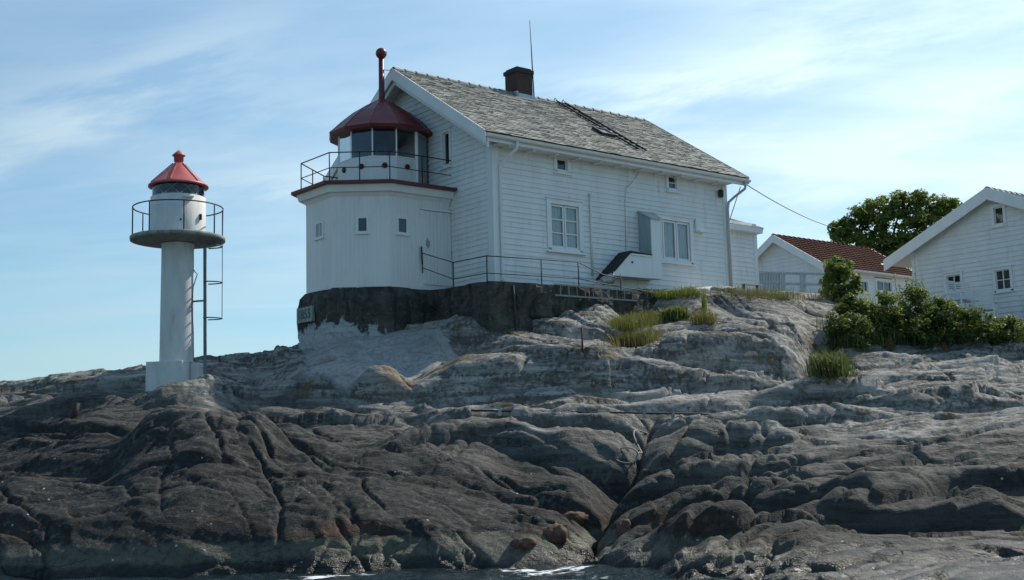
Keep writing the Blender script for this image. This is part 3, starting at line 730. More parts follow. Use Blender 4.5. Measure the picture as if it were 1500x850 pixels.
def window(parent, F, u0, u1, v0, v1, cas=.12, cols=None, rows=3, curtain=None, mat='trim', proud=.05, sill=True, bar=.035, rail=.05, top=True):
    fr = MB()          # casing round the opening, then the jambs
    def bx(a, b, o0, o1, c, d): fr.box(F, a, b, o0, o1, c, d)
    bx(u0 - cas, u0, -.04, proud, v0 - .02, v1 + cas); bx(u1, u1 + cas, -.04, proud, v0 - .02, v1 + cas)
    bx(u0, u1, -.04, proud - .003, v1, v1 + cas - .002); bx(u0, u1, -.04, proud - .003, v0 - cas * .7, v0)
    fr.box(F, u0 - cas - .03, u1 + cas + .03, -.04, proud + .035, v1 + cas, v1 + cas + .03)
    for a, b, c, d in ((u0, u0 + .012, v0, v1), (u1 - .012, u1, v0, v1)): fr.box(F, a, b, -.2, -.041, c, d)
    for c, d in ((v0, v0 + .012), (v1 - .012, v1)): fr.box(F, u0 + .013, u1 - .013, -.2, -.041, c, d)
    w = fr.build('window', M[mat], parent)
    if sill:
        MB().box(F, u0 - cas - .04, u1 + cas + .04, -.02, proud + .06, v0 - cas * .7 - .045, v0 - cas * .7 - .002).build('sill', M[mat], w)
    g = MB(); cols = cols or [.5]; e = [u0] + [u0 + (u1 - u0) * c for c in cols] + [u1]
    for i in range(len(e) - 1):       # one sash per light
        a, b = e[i] + .012, e[i + 1] - .012
        g.box(F, a, a + rail, -.035, .0, v0 + .012, v1 - .012); g.box(F, b - rail, b, -.035, .0, v0 + .012, v1 - .012)
        g.box(F, a + rail, b - rail, -.035, -.001, v0 + .012, v0 + .012 + rail); g.box(F, a + rail, b - rail, -.035, -.001, v1 - .012 - rail, v1 - .012)
        for r in range(1, rows):
            y = v0 + rail + (v1 - v0 - 2 * rail) * r / rows; g.box(F, a + rail, b - rail, -.03, -.006, y - bar / 2, y + bar / 2)
    g.build('glazing_bars', M[mat], w)
    MB().add([F(u0, -.022, v0), F(u1, -.022, v0), F(u1, -.022, v1), F(u0, -.022, v1)], [(0, 1, 2, 3)]).build('pane', M['glass'], w)
    if curtain:
        c = MB()
        for a, b in curtain:
            a, b = u0 + (u1 - u0) * a, u0 + (u1 - u0) * b; n = 40
            vs = []
            for k in range(n + 1):
                x = a + (b - a) * k / n; dz = .022 * math.sin(k * 1.25) + .012 * math.sin(k * .6 + a)
                vs += [F(x, -.085 + dz, v0 - .0), F(x, -.085 + dz * .8, v1 + .0)]
            c.add(vs, [(2 * k, 2 * k + 2, 2 * k + 3, 2 * k + 1) for k in range(n)], True)
        c.build('curtain', M['curtain'], w)
    return w

# ------------------------------------------------------------------ keeper's house
L, W, HE, ZR, G, E = 9.167, 7.761, 3.881, 6.719, .571, .493
TN = (ZR - HE) / (W / 2 + E); CO_ = math.cos(math.atan(TN)); SI_ = math.sin(math.atan(TN)); DS = (W / 2 + E) / CO_
house = thing('keepers_house', H(L / 2, -W / 2, 0), 'long white clapboard house with a grey slate roof, built against the old beacon tower', 'house')
Ff = lambda u, o, v: H(u, o, v)                    # long front
Fg = lambda u, o, v: H(-o, u, v)                   # near gable (u = o coordinate)
a1 = rect_o(805, 298, 848.5, 367); a2 = rect_o(960, 320, 1011.5, 384)
b1 = rect_o(814.5, 232, 830, 251); b2 = rect_o(977.5, 258, 990.5, 278)
def grow(r, c): return (r[0] - c, r[1] + c, r[2] - c * .7, r[3] + c)
holes = [grow(a1, .1), grow(a2, .1), grow(b1, .09), grow(b2, .09)]
mb = MB(); boards(mb, Ff, 0, L, .02, 4.02, holes); mb.build('wall', M['white'], house)
g_clip = lambda v: (max(-W, -W / 2 - (ZR - .16 - v) / TN), min(0, -W / 2 + (ZR - .16 - v) / TN))
gw = rect_s(650, 196, 660, 240)
mb = MB(); boards(mb, lambda u, o, v: H(-o, u, v), -W, 0, .02, 6.5, [grow(gw, .08)], g_clip); mb.build('wall', M['white'], house)
mb = MB()                                          # far walls and the dark room volume seen through the panes
mb.add([H(L, 0, -.1), H(L, -W, -.1), H(L, -W, 3.9), H(L, -W / 2, 6.6), H(L, 0, 3.9)], [(0, 1, 2, 3, 4)])
mb.add([H(0, -W, -.1), H(L, -W, -.1), H(L, -W, 4), H(0, -W, 4)], [(0, 1, 2, 3)]); mb.build('wall', M['white'], house)
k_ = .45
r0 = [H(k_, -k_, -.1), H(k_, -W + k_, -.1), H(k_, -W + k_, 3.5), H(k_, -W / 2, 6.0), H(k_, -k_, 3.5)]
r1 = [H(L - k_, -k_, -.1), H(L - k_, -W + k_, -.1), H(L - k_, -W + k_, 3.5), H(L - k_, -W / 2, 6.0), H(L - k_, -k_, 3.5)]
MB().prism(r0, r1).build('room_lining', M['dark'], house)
cb = MB()
cb.box(Ff, -.035, .17, .002, .045, -.06, 3.72); cb.build('corner_board', M['trim'], house)
cb = MB(); cb.box(Ff, -.045, -.003, -.2, .0, -.06, 3.95); cb.build('corner_board', M['trim'], house)
cb = MB(); cb.box(Ff, L - .15, L + .04, .004, .045, -.3, 3.72); cb.build('corner_board', M['trim'], house)
MB().box(Ff, .03, L, -.4, .01, -.9, .015).build('foundation', M['concrete'], house)
# roof: two slabs with white undersides
def RP(s, d, up, side=1):
    return H(s, -W / 2 + side * (d * CO_ + up * SI_), ZR - d * SI_ + up * CO_)
rf = MB()
for sd in (1, -1):
    F = lambda s, d, up: RP(s, d, up, sd)
    rf.hexa([F(-G, 0, -.13), F(L + G, 0, -.13), F(L + G, DS, -.13), F(-G, DS, -.13), F(-G, 0, -.035), F(L + G, 0, -.035), F(L + G, DS, -.035), F(-G, DS, -.035)])
roof = rf.build('roof', M['trim'], house)
sl = MB()
rows = 36; ex = DS / rows
for sd in (1, -1):
    for r in range(rows):
        dlo = DS + .05 - r * ex; x = -G - random.uniform(0, .2)
        rowt = random.uniform(-.08, .08)
        while x < L + G:
            w = random.choice((.17, .2, .24, .28, .33)); x1 = min(x + w, L + G + .02); x0 = max(x, -G - .02)
            if x1 - x0 > .03:
                up = .026 + random.uniform(0, .015); sk = random.uniform(-.010, .010); dl = dlo + random.uniform(-.010, .012)
                if random.random() < .012: dl += .05
                t = min(1, max(0, random.gauss(.5, .2) + rowt)); th = .010
                up2 = .004
                vs = [RP(x0 + .004, dl, up, sd), RP(x1 - .004, dl + sk, up, sd), RP(x1 - .004, max(dl - ex * 1.35, 0), up2, sd), RP(x0 + .004, max(dl - ex * 1.35, 0), up2, sd)]
                lo = [RP(x0 + .004, dl, up - th, sd), RP(x1 - .004, dl + sk, up - th, sd), RP(x1 - .004, max(dl - ex * 1.35, 0), up2 - th, sd), RP(x0 + .004, max(dl - ex * 1.35, 0), up2 - th, sd)]
                sl.hexa(lo + vs, t)
            x += w
sl.build('slates', M['slate'], roof, tint=True)
rt = MB(); x = -G
while x < L + G - .1:                                # overlapping ridge tiles
    l_ = .42
    for kk in range(6):
        a0 = math.pi * (kk / 6 - .5) * 1.15; a1_ = math.pi * ((kk + 1) / 6 - .5) * 1.15
        q = []
        for xx, rr in ((x, .125), (min(x + l_, L + G), .10)):
            for aa in (a0, a1_): q.append(H(xx, -W / 2 + rr * math.sin(aa), ZR - .05 + rr * math.cos(aa) * .95))
        rt.add([q[0], q[1], q[3], q[2]], [(0, 1, 2, 3)], tint=random.uniform(.0, .3))
    x += l_ - .03
rt.build('ridge_tiles', M['slate'], roof, tint=True)
# bargeboards and the thinner inner boards on the near gable, and the far verge
for s0, s1, wd in ((-G - .045, -G - .003, .33), (-G + .05, -G + .09, .46)):
    for sd in (1, -1):
        m = MB(); F = lambda s, d, up: RP(s, d, up, sd)
        c = .03 if s0 < -G else -.05
        m.hexa([H(s, -W / 2 + sd * o, h) for s, o, h in ((s0, 0, ZR - wd), (s1, 0, ZR - wd), (s1, DS * CO_, HE - wd * .9), (s0, DS * CO_, HE - wd * .9), (s0, 0, ZR + c), (s1, 0, ZR + c), (s1, DS * CO_, HE + c), (s0, DS * CO_, HE + c))])
        m.build('bargeboard', M['trim'], house)
m = MB(); m.hexa([H(s, -W / 2 + o, h) for s, o, h in ((L + G, 0, ZR - .2), (L + G + .03, 0, ZR - .2), (L + G + .03, DS * CO_, HE - .2), (L + G, DS * CO_, HE - .2), (L + G, 0, ZR + .05), (L + G + .03, 0, ZR + .05), (L + G + .03, DS * CO_, HE + .05), (L + G, DS * CO_, HE + .05))])
m.build('bargeboard', M['trim'], house)
m = MB(); m.box(Ff, -G, L + G, .40, .455, 3.64, 3.84); m.build('eaves_board', M['trim'], house)
m = MB(); m.box(Ff, .0, L, .0, .40, 3.66, 3.69)
x = .3
while x < L: m.box(Ff, x, x + .09, .03, .39, 3.60, 3.66); x += .82
m.build('soffit', M['trim'], house)
m = MB(); n = 8; vs = []
for xx in (-G - .02, L + G + .02):
    for kk in range(n + 1):
        a = math.pi * kk / n; vs.append(H(xx, .52 + .065 * math.cos(a), 3.80 - .07 * math.sin(a)))
m.add(vs, [(kk, kk + 1, n + 2 + kk, n + 1 + kk) for kk in range(n)], True); m.build('gutter', M['trim'], house)
m = MB(); m.tube([H(.45, .52, 3.73), H(.45, .50, 3.55), H(.30, .22, 3.30), H(.20, .09, 3.12), H(.20, .09, 1.5), H(.20, .09, .1), H(.2, .12, -.05)], .042, 10); m.build('downpipe', M['trim'], house)
m = MB(); m.tube([H(L + .38, .52, 3.73), H(L + .38, .50, 3.52), H(L + .22, .2, 3.30), H(L + .04, .1, 3.12), H(L - .02, .10, 2.9), H(L - .02, .10, .0)], .042, 10); m.build('downpipe', M['greywhite'], house)
m = MB(); m.tube([H(L + .4, .3, 3.62), H(L + .06, .0, 2.4)], .014, 6); m.build('stay_wire', M['cable'], house)
# windows
window(house, Ff, *a1, cas=.14, rows=3, curtain=((.0, .46), (.52, 1.)))
window(house, Ff, *a2, cas=.13, cols=[.19, .6], rows=1, curtain=((.22, .58), (.64, 1.)), rail=.06)
def single(parent, F, r, cas, rows=1, cols=None, mat='trim'):
    u0, u1, v0, v1 = r
    fr = MB()
    fr.box(F, u0 - cas, u0, -.04, .05, v0 - .02, v1 + cas); fr.box(F, u1, u1 + cas, -.04, .05, v0 - .02, v1 + cas)
    fr.box(F, u0, u1, -.04, .047, v1, v1 + cas - .002); fr.box(F, u0, u1, -.04, .047, v0 - cas * .8, v0)
    fr.box(F, u0 - cas - .02, u1 + cas + .02, -.03, .075, v1 + cas, v1 + cas + .025)
    w = fr.build('window', M[mat], parent)
    MB().box(F, u0 - cas - .03, u1 + cas + .03, -.02, .085, v0 - cas * .8 - .04, v0 - cas * .8 - .002).build('sill', M[mat], w)
    g = MB(); rl = .03
    g.box(F, u0 + .002, u0 + rl, -.04, -.005, v0 + .002, v1 - .002); g.box(F, u1 - rl, u1 - .002, -.04, -.005, v0 + .002, v1 - .002)
    g.box(F, u0 + rl, u1 - rl, -.04, -.006, v0 + .002, v0 + rl); g.box(F, u0 + rl, u1 - rl, -.04, -.006, v1 - rl, v1 - .002)
    for c in range(1, cols or 1):
        x = u0 + (u1 - u0) * c / cols; g.box(F, x - .016, x + .016, -.035, -.008, v0 + rl, v1 - rl)
    for r_ in range(1, rows):
        y = v0 + (v1 - v0) * r_ / rows; g.box(F, u0 + rl, u1 - rl, -.034, -.010, y - .013, y + .013)
    g.build('glazing_bars', M[mat], w)
    MB().add([F(u0, -.03, v0), F(u1, -.03, v0), F(u1, -.03, v1), F(u0, -.03, v1)], [(0, 1, 2, 3)]).build('pane', M['glass'], w)
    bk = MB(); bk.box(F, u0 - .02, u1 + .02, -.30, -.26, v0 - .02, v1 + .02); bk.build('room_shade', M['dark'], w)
    return w
single(house, Ff, b1, .11); single(house, Ff, b2, .10, rows=2); single(house, lambda u, o, v: H(-o, u, v), gw, .09)
# things fixed to the long front
m = MB(); sx_, hx_ = face_o(1056, 283, .1); m.lathe(H(sx_, .1, hx_), [(.0, -.13), (.07, -.13), (.085, -.05), (.085, .06), (.06, .11), (0, .12)], 14); m.build('wall_lantern', M['iron'], house)
m = MB(); q = rect_o(1016.5, 321, 1023, 340); m.box(Ff, q[0], q[1] + .05, .03, .09, q[2], q[3]); m.box(Ff, q[0] + .02, q[1] + .18, .03, .19, q[2] - .03, q[2] + .02); m.build('outdoor_lamp', M['trim'], house)
m = MB(); sp0 = face_o(864, 285, .04); sp1 = face_o(866, 404, .04); m.tube([H(sp0[0], .05, sp0[1]), H(sp0[0], .05, sp1[1])], .027, 8); m.tube([H(sp0[0], .05, sp0[1] - .02), H(sp0[0], .05, sp0[1] + .04)], .04, 8); m.build('vent_pipe', M['white'], house)
m = MB(); pw = [H(face_o(x, y, .04)[0], .04, face_o(x, y, .04)[1]) for x, y in ((937, 243), (934, 256), (925, 268), (916, 277), (915.5, 300), (917, 367))]; m.tube(pw, .008, 6); m.build('power_cable', M['greypaint'], house)
# draught screen beside the right-hand window, and the sloping hatch box in front of it
scr = MB()
scr.hexa([H(5.36, .03, .42), H(5.74, .03, .42), H(5.74, .5, .40), H(5.36, .5, .40), H(5.36, .03, 2.42), H(5.74, .03, 2.42), H(5.74, .5, 2.16), H(5.36, .5, 2.16)])
screen = scr.build('draught_screen', M['trim'], house)
m = MB(); m.hexa([H(5.30, .03, 2.425), H(5.98, .03, 2.425), H(5.80, .56, 2.14), H(5.30, .56, 2.14), H(5.30, .03, 2.46), H(5.98, .03, 2.46), H(5.80, .56, 2.17), H(5.30, .56, 2.17)]); m.build('screen_cap', M['greywhite'], screen)
m = MB(); m.hexa([H(5.33, .03, 1.1), H(5.357, .03, 1.1), H(5.357, .5, 1.1), H(5.33, .5, 1.1), H(5.33, .03, 2.40), H(5.357, .03, 2.40), H(5.357, .5, 2.14), H(5.33, .5, 2.14)]); m.build('side_panel', M['greypaint'], screen)
hp = [(3.72, .37), (5.355, .39), (5.355, 1.05), (4.52, 1.05)]
hb = MB(); hb.prism([H(s, .03, h) for s, h in hp], [H(s, .5, h) for s, h in hp]); hatch = hb.build('hatch_box', M['trim'], house)
m = MB(); m.hexa([H(3.60, .0, .28), H(3.60, .56, .28), H(4.50, .56, 1.09), H(4.50, .0, 1.09), H(3.57, .0, .315), H(3.57, .56, .315), H(4.49, .56, 1.135), H(4.49, .0, 1.135)])
m.hexa([H(4.50, .0, 1.062), H(4.50, .54, 1.062), H(5.33, .54, 1.062), H(5.33, .0, 1.062), H(4.50, .0, 1.12), H(4.50, .54, 1.12), H(5.33, .54, 1.085), H(5.33, .0, 1.085)])
m.build('hatch_lid', M['tar'], hatch)
m = MB(); m.hexa([H(3.74, .505, .37), H(3.74, .53, .37), H(4.53, .53, 1.04), H(4.53, .505, 1.04), H(3.70, .505, .40), H(3.70, .53, .40), H(4.50, .53, 1.055), H(4.50, .505, 1.055)]); m.bar(H(4.53, .515, 1.03), H(5.3, .515, 1.03), .03, .05); m.build('hatch_trim', M['trim'], hatch)
m = MB(); a_ = H(4.55, .505, .80); m.tube([a_, a_ + .02 * HN], .03, 10); m.build('knob', M['iron'], hatch)
# chimney with cap and flashing, and the radio mast beside it
ch = MB(); ch.box(Ff, 3.86, 4.48, -4.2, -3.6, 6.0, 7.36); chim = ch.build('chimney', M['brick'], roof)
m = MB(); m.box(Ff, 3.82, 4.52, -4.24, -3.56, 7.36, 7.48); m.box(Ff, 3.88, 4.46, -4.18, -3.62, 7.48, 7.54); m.build('chimney_cap', M['tar'], roof)
m = MB(); m.box(Ff, 3.82, 4.52, -3.6, -3.55, 6.42, 6.66); m.box(Ff, 3.80, 3.855, -4.1, -3.55, 6.42, 6.72); m.build('flashing', M['zinc'], roof)
m = MB(); p0 = H(4.62, -3.7, 6.45); p1 = at(776, 30, p0[1]); m.tube([p0, p0 * .45 + p1 * .55, p1], [.022, .018, .010], 8); m.build('mast', M['iron'], roof)
# roof ladder and skylight
def roof_pt(px, py):
    d = ray(px, py); Nn = HN * SI_ + HZ * CO_; P0 = H(0, -W / 2, ZR); t = ((P0 - CO) @ Nn) / (d @ Nn); P = CO + d * t - HC
    return P @ HA, (P @ HN + W / 2) / CO_
lt, lb = roof_pt(822, 152), roof_pt(936, 222)
lad = MB(); sL = (lt[0] + lb[0]) / 2
for dx in (-.17, .17): lad.bar(RP(sL + dx, .12, .075), RP(sL + dx, lb[1], .075), .04, .05, HZ)
ladder = lad.build('roof_ladder', M['tar'], roof)
m = MB(); d_ = .3
while d_ < lb[1]: m.bar(RP(sL - .17, d_, .085), RP(sL + .17, d_, .085), .04, .03); d_ += .3
m.build('rungs', M['tar'], ladder)
m = MB()
for dx in (-.17, .17): m.tube([RP(sL + dx, .12, .08), RP(sL + dx, -.04, .13), RP(sL + dx, .1, .07, -1)], .014, 6)
m.build('ridge_hooks', M['iron'], ladder)
k0 = roof_pt(868, 190); k1 = roof_pt(900, 203.5); s0_ = sL - .78; s1_ = sL - .24; d0_, d1_ = k0[1] + .05, k1[1] - .05
sk = MB(); Fr = lambda s, d, up: RP(s, d, up)
for a, b, c, d in ((s0_, s1_, d0_, d0_ + .05), (s0_, s1_, d1_ - .05, d1_), (s0_, s0_ + .05, d0_ + .05, d1_ - .05), (s1_ - .05, s1_, d0_ + .05, d1_ - .05)): sk.box(Fr, a, b, c, d, .0, .12)
sky_l = sk.build('skylight', M['iron'], roof)
MB().add([RP(s0_, d0_, .085), RP(s1_, d0_, .085), RP(s1_, d1_, .085), RP(s0_, d1_, .085)], [(0, 1, 2, 3)]).build('skylight_pane', paint('skylight_glass', (.30, .34, .38), .05, .02, 4, 0), roof)

# ------------------------------------------------------------------ old beacon tower against the gable
tower = thing('beacon_tower', H(-1.6, -3.55, -.1), 'squat white boarded eight-sided lighthouse tower with a dark red domed lantern', 'lighthouse')
TP = [(-.03, -1.93), (-2.03, -1.93), (-3.22, -2.87), (-3.24, -4.25), (-2.03, -5.18), (-.03, -5.18)]
TC = np.array([-1.5, -3.55])
def off(poly, d):            # offset the open outline outwards
    r = []
    for i, p in enumerate(poly):
        nn = []
        for a, b in ((i - 1, i), (i, i + 1)):
            if a < 0 or b >= len(poly): continue
            e = np.array(poly[b]) - np.array(poly[a]); e = e / np.linalg.norm(e); q = np.array([e[1], -e[0]])
            if q @ (np.array(poly[a]) + e * .1 - TC) < 0: q = -q
            nn.append(q)
        if len(nn) == 1: v = nn[0] * d
        else:
            v = nn[0] + nn[1]; v = v / (v @ nn[0]) * d
        r.append((p[0] + v[0], p[1] + v[1]))
    return r
mb = MB(); tw_in = off(TP, -.008)
mb.prism([H(*p, -.05) for p in tw_in], [H(*p, 2.5) for p in tw_in])
for i in range(5):                     # vertical boards
    p, q = np.array(TP[i]), np.array(TP[i + 1]); ln = np.linalg.norm(q - p); e = (q - p) / ln; nr = np.array([e[1], -e[0]])
    if nr @ (p + e * .1 - TC) < 0: nr = -nr
    F = lambda u, o, v, p=p, e=e, nr=nr: H(*(p + e * u + nr * o), v)
    n = round(ln / .115); w = ln / n
    for j in range(n):
        t = random.uniform(-.002, .003); mb.box(F, j * w + .0015, (j + 1) * w - .0015, -.03, t, -.04 + random.uniform(-.008, .008), 2.47)
twall = mb.build('wall', M['tower_white'], tower)
for dd, h0, h1, nm, mt in ((.08, 2.44, 2.53, 'cornice', 'trim'), (.24, 2.533, 2.715, 'cornice', 'trim'), (.37, 2.718, 2.80, 'gallery_floor', 'redrim')):
    pl = off(TP, dd); po = off(TP, dd - (.06 if nm == 'cornice' else .0))
    MB().prism([H(*p, h0) for p in po], [H(*p, h1) for p in pl]).build(nm, M[mt], tower)
# small windows
def tower_face(i):
    p, q = np.array(TP[i]), np.array(TP[i + 1]); ln = np.linalg.norm(q - p); e = (q - p) / ln; nr = np.array([e[1], -e[0]])
    if nr @ (p + e * .1 - TC) < 0: nr = -nr
    return p, e, nr, lambda u, o, v: H(*(p + e * u + nr * o), v)
def tower_hit(i, px, py):
    p, e, nr, F = tower_face(i); n3 = nr[0] * HA + nr[1] * HN; d = ray(px, py); t = ((F(0, 0, 0) - CO) @ n3) / (d @ n3); P = CO + d * t - HC
    return (np.array([P @ HA, P @ HN]) - p) @ e, P[2]
for i, x0, y0, x1, y1 in ((0, 583, 320, 594.5, 340), (1, 525, 320, 537, 339), (2, 464, 329, 473, 348)):
    u = sorted((tower_hit(i, x0, y0)[0], tower_hit(i, x1, y0)[0])); v = sorted((tower_hit(i, x0, y0)[1], tower_hit(i, x0, y1)[1])); F = tower_face(i)[3]
    fr = MB(); c = .055
    fr.box(F, u[0] - c, u[0], -.02, .03, v[0] - c, v[1] + c); fr.box(F, u[1], u[1] + c, -.02, .03, v[0] - c, v[1] + c)
    fr.box(F, u[0], u[1], -.02, .028, v[1], v[1] + c); fr.box(F, u[0], u[1], -.02, .028, v[0] - c, v[0])
    w = fr.build('window', M['trim'], tower)
    MB().box(F, u[0] - c - .03, u[1] + c + .03, -.01, .06, v[0] - c - .03, v[0] - c - .002).build('sill', M['trim'], w)
    MB().add([F(a, .006, b) for a, b in ((u[0], v[0]), (u[1], v[0]), (u[1], v[1]), (u[0], v[1]))], [(0, 1, 2, 3)]).build('pane', paint('dim_glass', (.055, .07, .08) if i < 2 else (.35, .38, .39), .08, .05, 3, 0), w)
    if i == 2:
        MB().box(F, (u[0] + u[1]) / 2 - .012, (u[0] + u[1]) / 2 + .012, .007, .02, v[0], v[1]).build('glazing_bars', M['trim'], w)
# door on the landward front
Fd = lambda u, o, v: H(u, -1.93 + o, v)
dr = MB()
for j in range(8): dr.box(Fd, -.97 + j * .118, -.97 + (j + 1) * .118 - .006, .004, .03 + random.uniform(0, .004), .10, 2.14)
door = dr.build('door', M['tower_white'], tower)
m = MB(); m.box(Fd, -1.03, -.02, .006, .09, 2.15, 2.20); m.box(Fd, -1.02, -.975, .0, .04, .02, 2.14); m.build('door_lintel', M['trim'], tower)
m = MB(); pz = []
for i in range(12): q = 2 * math.pi * i / 12; r_ = random.uniform(.5, 1.2); pz.append((-.82 + .10 * r_ * math.cos(q), 1.24 + .16 * r_ * math.sin(q)))
m.prism([Fd(x, .030, y) for x, y in pz], [Fd(x, .0375, y) for x, y in pz]); m.build('peeled_patch', paint('peeled_paint', (.42, .42, .34), .8, .1, 12., .2), door)
# lantern room
LC = np.array([-.94, -3.92]); LR = 1.31
def lan(phi, r, h):           # phi from the +o direction towards -s
    a = rad(phi); return H(LC[0] - r * math.sin(a), LC[1] + r * math.cos(a), h)
vr = [rad(0)]
lw = MB(); lg = MB(); lm = MB(); lb_ = MB()
faces = range(-1, 8)
Rin = LR
for f_ in faces:
    p0, p1 = f_ * 30 - 15, f_ * 30 + 15
    if f_ == -1: continue
    lw.hexa([lan(p0, Rin - .06, 2.79), lan(p1, Rin - .06, 2.79), lan(p1, Rin, 2.79), lan(p0, Rin, 2.79), lan(p0, Rin - .06, 3.74), lan(p1, Rin - .06, 3.74), lan(p1, Rin, 3.74), lan(p0, Rin, 3.74)])
    if f_ <= 4: lg.add([lan(p0, Rin - .03, 3.75), lan(p1, Rin - .03, 3.75), lan(p1, Rin - .03, 4.66), lan(p0, Rin - .03, 4.66)], [(0, 1, 2, 3)])
    else: lb_.add([lan(p0, Rin - .03, 3.75), lan(p1, Rin - .03, 3.75), lan(p1, Rin - .03, 4.66), lan(p0, Rin - .03, 4.66)], [(0, 1, 2, 3)])
    lm.bar(lan(p1, Rin - .025, 3.74), lan(p1, Rin - .025, 4.66), .034, .04); lm.bar(lan(p0, Rin - .02, 3.755), lan(p1, Rin - .02, 3.755), .06, .035)
lwall = lw.build('lantern_wall', M['tower_white'], tower)
lm.bar(lan(-15, Rin - .02, 2.8), lan(-15, Rin - .02, 4.66), .09, .08)
lm.build('lantern_frame', M['trim'], tower); lg.build('lantern_glass', M['glass_l'], tower)
# boarded back of the lantern and its ceiling
for f_ in (8, 9, 10): 
    p0, p1 = f_ * 30 - 15, f_ * 30 + 15; lb_.add([lan(p0, Rin - .03, 2.8), lan(p1, Rin - .03, 2.8), lan(p1, Rin - .03, 4.66), lan(p0, Rin - .03, 4.66)], [(0, 1, 2, 3)])
lb_.add([lan(k * 30 - 15, Rin - .05, 4.63) for k in range(12)], [tuple(range(12))])
lb_.build('lantern_lining', paint('lantern_lining_paint', (.48, .53, .54), .7, .08, 3., 0), tower)
m = MB(); m.lathe(lan(0, 0, 2.8), [(.28, 0), (.28, .9), (.36, .95), (.36, 1.0), (.2, 1.05), (.24, 1.25), (.24, 1.5), (.15, 1.62), (0, 1.64)], 20); m.build('optic', paint('optic_brass', (.10, .11, .10), .3, .05, 4., 0), tower)
# lantern door, half glazed, on the landward side
p0, p1 = -15, -45
def lanF(u, o, v):
    a = lan(-15, LR, v); b = lan(-45, LR, v); e = b - a; ln = np.linalg.norm(e); e = e / ln; nr = np.array([e[1], -e[0], 0]); 
    if nr @ (a - lan(0, 0, v)) < 0: nr = -nr
    return a + e * u + nr * o
m = MB(); m.box(lanF, .05, .62, -.05, .0, 2.80, 3.3); m.box(lanF, .05, .11, -.05, .0, 3.3, 4.58); m.box(lanF, .56, .62, -.05, .0, 3.3, 4.58); m.box(lanF, .11, .56, -.05, -.001, 4.50, 4.58)
ldoor = m.build('lantern_door', M['greypaint'], tower)
MB().add([lanF(.11, -.03, 3.3), lanF(.56, -.03, 3.3), lanF(.56, -.03, 4.50), lanF(.11, -.03, 4.50)], [(0, 1, 2, 3)]).build('pane', paint('milky_pane', (.26, .32, .34), .12, .05, 2., 0), ldoor)
m = MB(); m.bar(lanF(.70, .0, 2.80), lanF(.70, .0, 4.62), .13, .13); m.build('lantern_post', M['redrim'], tower)
for f_ in range(0, 4):           # rosettes of the air vents
    c = lan(f_ * 30, LR * math.cos(rad(15)) + .002, 3.50); n3 = lan(f_ * 30, 2, 3.5) - lan(f_ * 30, 1, 3.5)
    v = MB(); v.tube([c, c + n3 * .03, c + n3 * .05], [.078, .078, .05], 14); v.build('vent', M['rust'], tower)
# lantern roof
rp = [(1.50, 4.55), (1.53, 4.64), (1.42, 4.74), (1.20, 4.96), (.85, 5.26), (.45, 5.53), (.19, 5.67), (.10, 5.76)]
m = MB(); vs = [lan(k * 30 - 15, r / math.cos(rad(15)) * .985, h) for r, h in rp for k in range(12)]
fs = [(i * 12 + k, i * 12 + (k + 1) % 12, (i + 1) * 12 + (k + 1) % 12, (i + 1) * 12 + k) for i in range(len(rp) - 1) for k in range(12)] + [tuple(range(12))]
m.add(vs, fs); lroof = m.build('lantern_roof', M['red'], tower)
m = MB()
for k in range(12):
    m.tube([lan(k * 30 - 15, r / math.cos(rad(15)) * .985, h + .004) for r, h in rp[1:-1]], .008, 5)
m.build('roof_seam', M['red'], lroof)
m = MB(); c = lan(0, 0, 0); m.tube([lan(0, 0, 5.6), lan(0, 0, 5.9), lan(0, 0, 7.02)], [.10, .085, .08], 14); fin = m.build('vent_pole', M['red'], tower)
m = MB(); m.lathe(lan(0, 0, 7.13), [(.165 * math.sin(math.pi * k / 12), -.165 * math.cos(math.pi * k / 12)) for k in range(13)], 20); m.build('ball', M['red'], fin)
m = MB(); a = lan(0, .08, 6.62); b = H(-G - .02, -W / 2, ZR - .02); m.tube([a, (a + b) / 2 - np.array([0, 0, .02]), b], .011, 5); m.build('stay_wire', M['rust'], tower)
# gallery railing
GP = off(TP, .12); GP = [(-.05, GP[0][1])] + GP[1:5] + [(-.05, GP[5][1])]
rl = MB()
for hh, rr in ((3.62, .017), (3.20, .013)): rl.tube([H(*p, hh) for p in GP], rr, 7)
rail = rl.build('gallery_railing', M['rust'], tower)
def lerp(a, b, t): return (a[0] * (1 - t) + b[0] * t, a[1] * (1 - t) + b[1] * t)
for p in [lerp(GP[0], GP[1], .48), GP[1], lerp(GP[1], GP[2], .5), GP[2], GP[3], lerp(GP[3], GP[4], .5), GP[4], lerp(GP[4], GP[5], .5)]:
    MB().tube([H(*p, 2.79), H(*p, 3.62)], .016, 7).build('post', M['rust'], rail)

